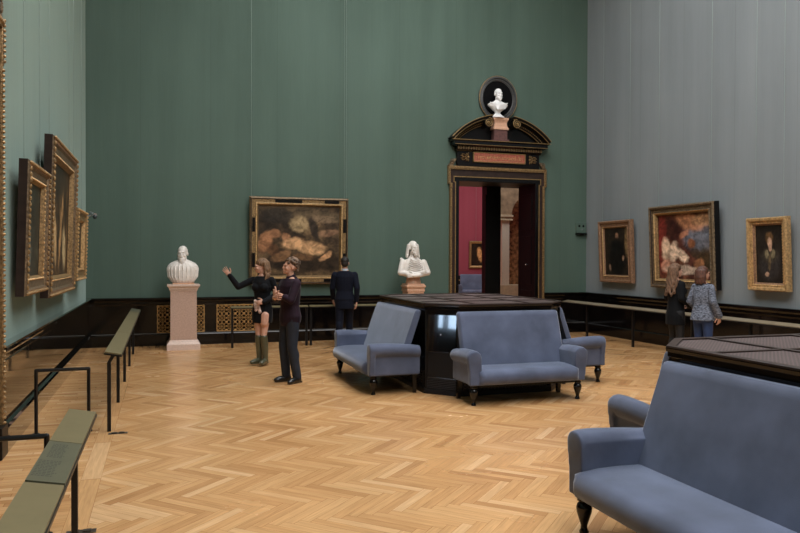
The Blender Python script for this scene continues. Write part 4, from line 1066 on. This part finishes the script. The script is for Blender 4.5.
# ---- man with folded arms
M_plum = mat('dark_plum_shirt', srgb(36, 20, 32), .8, spec=.25, sheen=.1, bump=.3, bscale=25, noise=.3, nscale=8)
M_jeans = mat('dark_navy_trousers', srgb(26, 32, 44), .8, bump=.25, bscale=30, noise=.25, nscale=10)
M_shoe = mat('black_leather_shoe', srgb(16, 15, 16), .35, coat=.2)
M_curl = mat('curly_brown_hair', srgb(70, 52, 40), .65, noise=.5, nscale=22, bump=.6, bscale=60, col2=srgb(106, 82, 62))
def hair_curly(r, R, T):
    b = MB(); rr = random.Random(5)
    b.ell(T((0, .028, 1.675)), (.084, .098, .082), R)
    for k in range(90):
        a = rr.uniform(0, 2*PI); e = rr.uniform(.05, 1.5)
        x, y, z = .088*math.cos(e)*math.cos(a), .026+.104*math.cos(e)*math.sin(a), 1.665+.09*math.sin(e)
        if y < -.055 and z < 1.69: continue
        q = rr.uniform(.014, .022); b.ell(T((x, y, z)), (q, q, q), n=8, m=5)
    for k in range(20):
        a = rr.uniform(-1.1, 1.1); b.ell(T((.075*math.sin(a), .02+.085*math.cos(a), rr.uniform(1.58, 1.66))), (.02, .02, .022), n=8, m=5)
    b.blend('hair', M_curl, r, voxel=.005, smooth=1)
def shirt_extra(r, d, R, T):
    b = MB(); b.rings([[(q*math.cos(t), .014+q*math.sin(t), z-.02*math.sin(-t)) for t in [2*PI*k/20 for k in range(20)]] for q, z in ((.112, 1.43), (.098, 1.452), (.074, 1.475), (.062, 1.51))]); b.build('collar', M_plum, r)
person((1.70, 10.2, 0), math.radians(-72), 1.77, 'man with curly hair and folded arms in a dark plum shirt', dict(
    eR=(-.225, -.10, 1.17), wR=(.0, -.235, 1.20), hdR=(1, -.05, .12), hnR=(0, 1, 0), cR=.55, tR=1,
    eL=(.225, -.10, 1.17), wL=(.015, -.205, 1.255), hdL=(-1, -.12, .1), hnL=(0, 1, 0), cL=.55, tL=-1,
    kR=(-.10, -.04, .5), kL=(.09, -.01, .5), aR=(-.105, .0, .09), aL=(.11, .06, .09), fR=(-.1, -1), fL=(.35, -1)),
    head=(-8, -6), top=M_plum, bottom=M_jeans, shoes=('shoe', M_shoe), hair=hair_curly, sleeve=.45, hem=.86, extra=shirt_extra)

# ---- man in navy suit, walking away
M_navy = mat('navy_suit_cloth', srgb(13, 17, 31), .85, spec=.2, sheen=.05, bump=.15, bscale=30)
M_shirt = mat('white_collar', srgb(205, 210, 220), .7)
M_dkh = mat('dark_hair', srgb(32, 26, 24), .6, bump=.4, bscale=80, noise=.4, nscale=30)
def hair_short(m):
    def f(r, R, T):
        b = MB(); b.ell(T((0, .026, 1.672)), (.082, .098, .082), R, n=18, m=10); b.ell(T((0, .055, 1.62)), (.074, .065, .07), R)
        b.blend('hair', m, r, voxel=.006, smooth=1)
    return f
def suit_extra(r, d, R, T):
    b = MB(); b.rings([[(.066*math.cos(t), .012+.062*math.sin(t), z) for t in [2*PI*k/20 for k in range(20)]] for z in (1.455, 1.515)]); b.build('shirt_collar', M_shirt, r)
    b = MB(); rs = [(.74, 0, .01, .188, .135), (.86, 0, .01, .186, .138), (1.0, 0, .005, .165, .125), (1.08, 0, 0, .155, .12), (1.2, 0, 0, .172, .128), (1.34, 0, 0, .188, .128), (1.43, 0, .01, .175, .105), (1.475, 0, .015, .09, .078)]
    b.eloft(rs)
    for s in 'RL': limb(b, [V(d['s'+s])-V((0, 0, .03)), d['e'+s], V(d['e'+s]).lerp(d['w'+s], .95)], [.07, .06, .045])
    b.blend('jacket', M_navy, r, voxel=.008, smooth=2)
person((3.43, 14.02, 0), math.radians(168), 1.80, 'man in a navy suit with his back turned beside the long sofa', dict(
    aR=(-.10, -.16, .09), kR=(-.095, -.12, .5), aL=(.12, .16, .10), kL=(.10, .04, .5), fR=(-.1, -1), fL=(.1, -1), eL=(.235, -.03, 1.14), wL=(.22, -.2, .93), eR=(-.235, .08, 1.14), wR=(-.23, .02, .89)),
    head=(0, 0), top=M_navy, bottom=M_navy, shoes=('shoe', M_shoe), hair=hair_short(M_dkh), extra=suit_extra)

# ---- two women looking at the paintings on the right
M_coat = mat('black_coat_cloth', srgb(11, 12, 15), .85, spec=.2, sheen=.05, bump=.2, bscale=40)
M_leg = mat('black_leggings', srgb(18, 18, 21), .7)
M_tweed = mat('blue_white_tweed', srgb(34, 39, 56), .9, noise=.6, nscale=26, bump=.5, bscale=60, col2=srgb(108, 114, 128), stretch=(1, 1, 2.2))
M_bj = mat('blue_jeans', srgb(38, 58, 98), .8, noise=.25, nscale=10, bump=.25, bscale=60)
M_hairl = mat('light_brown_long_hair', srgb(80, 56, 40), .65, noise=.5, nscale=14, stretch=(6, 6, .8), bump=.6, bscale=50, col2=srgb(112, 82, 60))
M_hairr = mat('chestnut_hair', srgb(62, 38, 30), .5, noise=.45, nscale=14, stretch=(6, 6, .8), bump=.5, bscale=50, col2=srgb(92, 58, 44))
def coat(m, rs, t=.07, name='coat', sl=.96, tw=.045):
    def f(r, d, R, T):
        b = MB(); b.eloft(rs)
        for s in 'RL': limb(b, [V(d['s'+s])-V((0, 0, .025)), d['e'+s], V(d['e'+s]).lerp(d['w'+s], sl)], [t*.95, t*.85, tw])
        b.blend(name, m, r, voxel=.008, smooth=2)
    return f
person((8.08, 9.98, 0), math.radians(84), 1.70, 'woman with long light brown hair in a black coat facing the wall', dict(
    eR=(-.215, .03, 1.16), wR=(-.20, -.16, 1.02), hdR=(.3, -1, 0), eL=(.215, .03, 1.16), wL=(.19, -.15, 1.0), hdL=(-.3, -1, 0)),
    head=(6, 0), female=True, skin=M_skinw, top=M_coat, bottom=M_leg, shoes=('shoe', M_shoe), hair=hair_long(M_hairl, .34, .05, .05, seed=4, wave=.02),
    extra=coat(M_coat, [(.70, 0, .01, .185, .145), (.86, 0, .01, .185, .145), (1.0, 0, .005, .165, .13), (1.1, 0, 0, .155, .125), (1.25, 0, 0, .17, .132), (1.38, 0, 0, .17, .118), (1.44, 0, .01, .12, .085), (1.47, 0, .012, .07, .062)]))
person((8.16, 9.44, 0), math.radians(98), 1.66, 'woman in a blue and white tweed jacket and blue jeans', dict(
    eR=(-.235, .03, 1.15), wR=(-.24, -.10, .92), eL=(.235, .05, 1.15), wL=(.21, -.14, 1.0), hdL=(-.2, -1, 0)),
    head=(-6, 0), female=True, skin=M_skinw, top=M_tweed, bottom=M_bj, shoes=('shoe', M_shoe), hair=hair_long(M_hairr, .10, .02, .0, seed=9, wave=.006),
    extra=coat(M_tweed, [(.84, 0, .015, .215, .17), (.92, 0, .012, .20, .155), (1.0, 0, .01, .178, .14), (1.1, 0, 0, .158, .125), (1.25, 0, 0, .172, .132), (1.38, 0, 0, .172, .118), (1.44, 0, .01, .12, .085), (1.47, 0, .012, .07, .062)], name='jacket', t=.066, tw=.062))

# ------------------------------------------------------------------ marble busts and pedestals
def rc4(h, z, hy=None): hy = hy or h; return [(-h, -hy, z), (h, -hy, z), (h, hy, z), (-h, hy, z)]
r = empty('stone_pedestal', (.37, 14.62, 0), 0, 'pink stone pedestal carrying the bearded bust', 'pedestal')
b = MB(); b.rings([rc4(.305, 0), rc4(.305, .11), rc4(.285, .135), rc4(.27, .15), rc4(.255, .19)]); b.build('base', M_pinkl, r, smooth=False)
b = MB(); b.rings([rc4(.245, .19), rc4(.24, 1.12)]); b.build('shaft', M_pink, r, bevel=.006)
b = MB(); b.rings([rc4(.245, 1.12), rc4(.25, 1.135), rc4(.265, 1.16), rc4(.265, 1.175), rc4(.285, 1.20), rc4(.30, 1.215), rc4(.30, 1.245), rc4(.24, 1.25)]); b.build('cap', M_pinkl, r, smooth=False)
b = MB(); b.rings([rc4(.2, 1.25), rc4(.2, 1.275)]); b.build('plinth', M_apric, r, smooth=False)
# bearded bust
r = empty('marble_bust', (.36, 14.62, 1.275), 0, 'white marble bust of a bearded bald man in a pleated robe', 'bust')
b = MB()
b.eloft([(0, 0, 0, .185, .13), (.05, 0, 0, .235, .155), (.14, 0, 0, .275, .17), (.24, 0, 0, .298, .17), (.32, 0, .0, .285, .155), (.38, 0, .0, .235, .13), (.42, 0, 0, .15, .10), (.45, 0, 0, .08, .08)], n=28)
for k in range(11):          # robe folds
    a = -PI*.93+PI*.86*k/10
    p = V((.11*math.cos(a), .085*math.sin(a), .42)); q = V((.292*math.cos(a), .168*math.sin(a), .28)); s_ = V((.21*math.cos(a), .14*math.sin(a), .02)); m_ = V((.28*math.cos(a), .165*math.sin(a), .12))
    limb(b, [p, p.lerp(q, .55)+V((0, 0, .03)), q, m_, s_], [.007, .010, .013, .012, .008], n=8)
b.capsule((0, .0, .36), (0, .0, .50), .085, .075)
add_head(b, Rz(-14, 4), V((0, -.01, .575)), 1.22, beard=1.25, nose=1.1)
b.blend('bust_marble_body', M_marble, r, voxel=.006, smooth=1)
r.children[0].name = 'carved_marble'
# bust with long hair and folded arms
r2_ = empty('stone_pedestal', (5.08, 14.62, 0), 0, 'apricot stone pedestal rising behind the far cabinet', 'pedestal')
b = MB(); b.rings([rc4(.24, 0), rc4(.24, .13), rc4(.20, .19)]); b.build('base', M_pinkl, r2_, smooth=False)
b = MB(); b.rings([rc4(.185, .19), rc4(.18, 1.05)]); b.build('shaft', M_apric, r2_, bevel=.006)
b = MB(); b.rings([rc4(.182, 1.05), rc4(.195, 1.06), rc4(.195, 1.10), rc4(.185, 1.115), rc4(.20, 1.145), rc4(.212, 1.15), rc4(.212, 1.18), rc4(.19, 1.19), rc4(.19, 1.218), rc4(.18, 1.22)]); b.build('cap', M_apric, r2_, smooth=False)
r = empty('marble_bust', (5.08, 14.62, 1.22), 0, 'white marble bust of a long-haired figure with folded arms', 'bust')
b = MB(); b.lathe([(.165, 0), (.165, .05), (.155, .06), (.15, .13), (.145, .15)], sy=.75); b.build('socle', M_apric, r)
b = MB()
b.eloft([(.13, 0, .01, .14, .10), (.17, 0, .01, .24, .14), (.22, 0, .01, .27, .15), (.34, 0, .01, .25, .15), (.44, 0, .01, .225, .135), (.51, 0, .01, .18, .11), (.555, 0, .01, .10, .08), (.60, 0, .01, .075, .07)], n=26)
limb(b, [(-.235, 0, .45), (-.31, -.06, .235), (-.02, -.19, .20), (.09, -.20, .235)], [.07, .062, .05, .036])
limb(b, [(.235, 0, .45), (.31, -.06, .235), (.06, -.21, .185), (-.06, -.22, .17)], [.07, .062, .05, .036])
add_hand(b, (.07, -.21, .235), (1, -.1, .15), (0, 1, 0), 1, .3, 1.1); add_hand(b, (-.05, -.22, .17), (-1, .1, .05), (0, 1, 0), -1, .3, 1.1)
for k in range(9):           # drapery swags across the chest
    z = .53-.03*k; pts = []
    for j in range(7):
        u = -1+2*j/6; pts.append(V((u*(.10+.014*k)+.0, -.10-.045*(1-u*u)-.006*k, z-.045*(1-u*u)-.01*k)))
    limb(b, pts, [.012]*7, n=8)
b.capsule((-.2, .03, .47), (-.255, .04, .52), .04, .035)
b.capsule((0, .01, .55), (0, .0, .68), .07, .065)
T = add_head(b, Rz(10, 2), V((0, -.025, .765)), 1.12, beard=.9, nose=1.4)
R_ = Rz(10, 2)
b.ell(T((0, .04, 1.675)), (.098, .105, .10), R_)
for k in range(13):
    a = -1.75+3.5*k/12; x, y = .096*math.sin(a), .04+.075*math.cos(a)
    limb(b, [T((x, y, 1.68)), T((x*1.12, y*1.08, 1.60)), T((x*1.25, y*1.1, 1.52)), T((x*1.35, y*1.1-.01, 1.455))], [.026, .028, .028, .022], n=8)
b.blend('carved_marble', M_marble, r, voxel=.006, smooth=1)
# small bust in the oval niche
r = empty('marble_bust', (DX-.10, YB-.22, 4.97), 0, 'small bright white bust of a bald man in the oval niche', 'bust')
b = MB(); b.lathe([(.16, 0), (.16, .03), (.12, .05), (.07, .09), (.065, .12), (.09, .16), (.10, .17)], sy=.75, n=24); b.build('socle', M_marblew, r)
b = MB()
b.eloft([(.15, 0, 0, .09, .075), (.20, 0, 0, .16, .10), (.26, 0, 0, .235, .115), (.30, 0, 0, .25, .11), (.335, 0, 0, .20, .10), (.37, 0, 0, .10, .08), (.40, 0, 0, .07, .07)], n=24)
for k in range(6): limb(b, [(-.22+.02*k, -.07, .33-.012*k), (0-.01*k, -.125, .27-.02*k), (.20-.01*k, -.09, .33-.025*k)], [.012, .016, .012], n=8)
b.capsule((0, 0, .34), (0, 0, .46), .06, .056)
add_head(b, Rz(8, 6), V((0, -.01, .545)), 1.08, beard=.5)
b.blend('carved_marble', M_marblew, r, voxel=.006, smooth=1)

# ------------------------------------------------------------------ lights
def area(name, loc, rot, sx, sy, power, col=(1, 1, 1)):
    l = bpy.data.lights.new(name, 'AREA'); l.shape = 'RECTANGLE'; l.size = sx; l.size_y = sy; l.energy = power; l.color = col
    o = bpy.data.objects.new(name, l); C.objects.link(o); o.location = loc; o.rotation_euler = rot; return o
area('laylight', ((SX0+SX1)/2, (SY0+SY1)/2, ZC-.02), (0, 0, 0), SX1-SX0, SY1-SY0, 1200, (1, .99, .97))
area('red_room_fill', (12, 26, 6.9), (0, 0, 0), 8, 8, 520, (1, .97, .95))  # unseen lamp added under the closed ceiling to light the red room
area('passage_fill', (9.5, 18.7, 6.5), (0, 0, 0), 2, 1.6, 130, (1, .95, .88))  # unseen lamp added to brighten the stone column beyond the portal
wd = bpy.data.worlds.new('world'); S.world = wd; wd.use_nodes = True
wd.node_tree.nodes['Background'].inputs[0].default_value = (.6, .65, .7, 1); wd.node_tree.nodes['Background'].inputs[1].default_value = .15

# ------------------------------------------------------------------ camera
cam = bpy.data.cameras.new('camera'); co = bpy.data.objects.new('camera', cam); C.objects.link(co); S.camera = co
cam.sensor_width = 36; cam.lens = 36*724.11/800; cam.clip_start = .05; cam.clip_end = 200
yaw, pitch, roll = math.radians(18.1107), math.radians(-.65085), math.radians(.19017)
Fw = V((math.sin(yaw)*math.cos(pitch), math.cos(yaw)*math.cos(pitch), math.sin(pitch)))
Rt = V((math.cos(yaw), -math.sin(yaw), 0)); Up = Rt.cross(Fw)
R2 = Rt*math.cos(roll)+Up*math.sin(roll); U2 = Up*math.cos(roll)-Rt*math.sin(roll)
co.matrix_world = Matrix.Translation((0, 0, 1.76)) @ Matrix((R2, U2, -Fw)).transposed().to_4x4()
S.view_settings.view_transform = 'Standard'; S.view_settings.look = 'None'; S.view_settings.gamma = 1
S.view_settings.exposure = 0
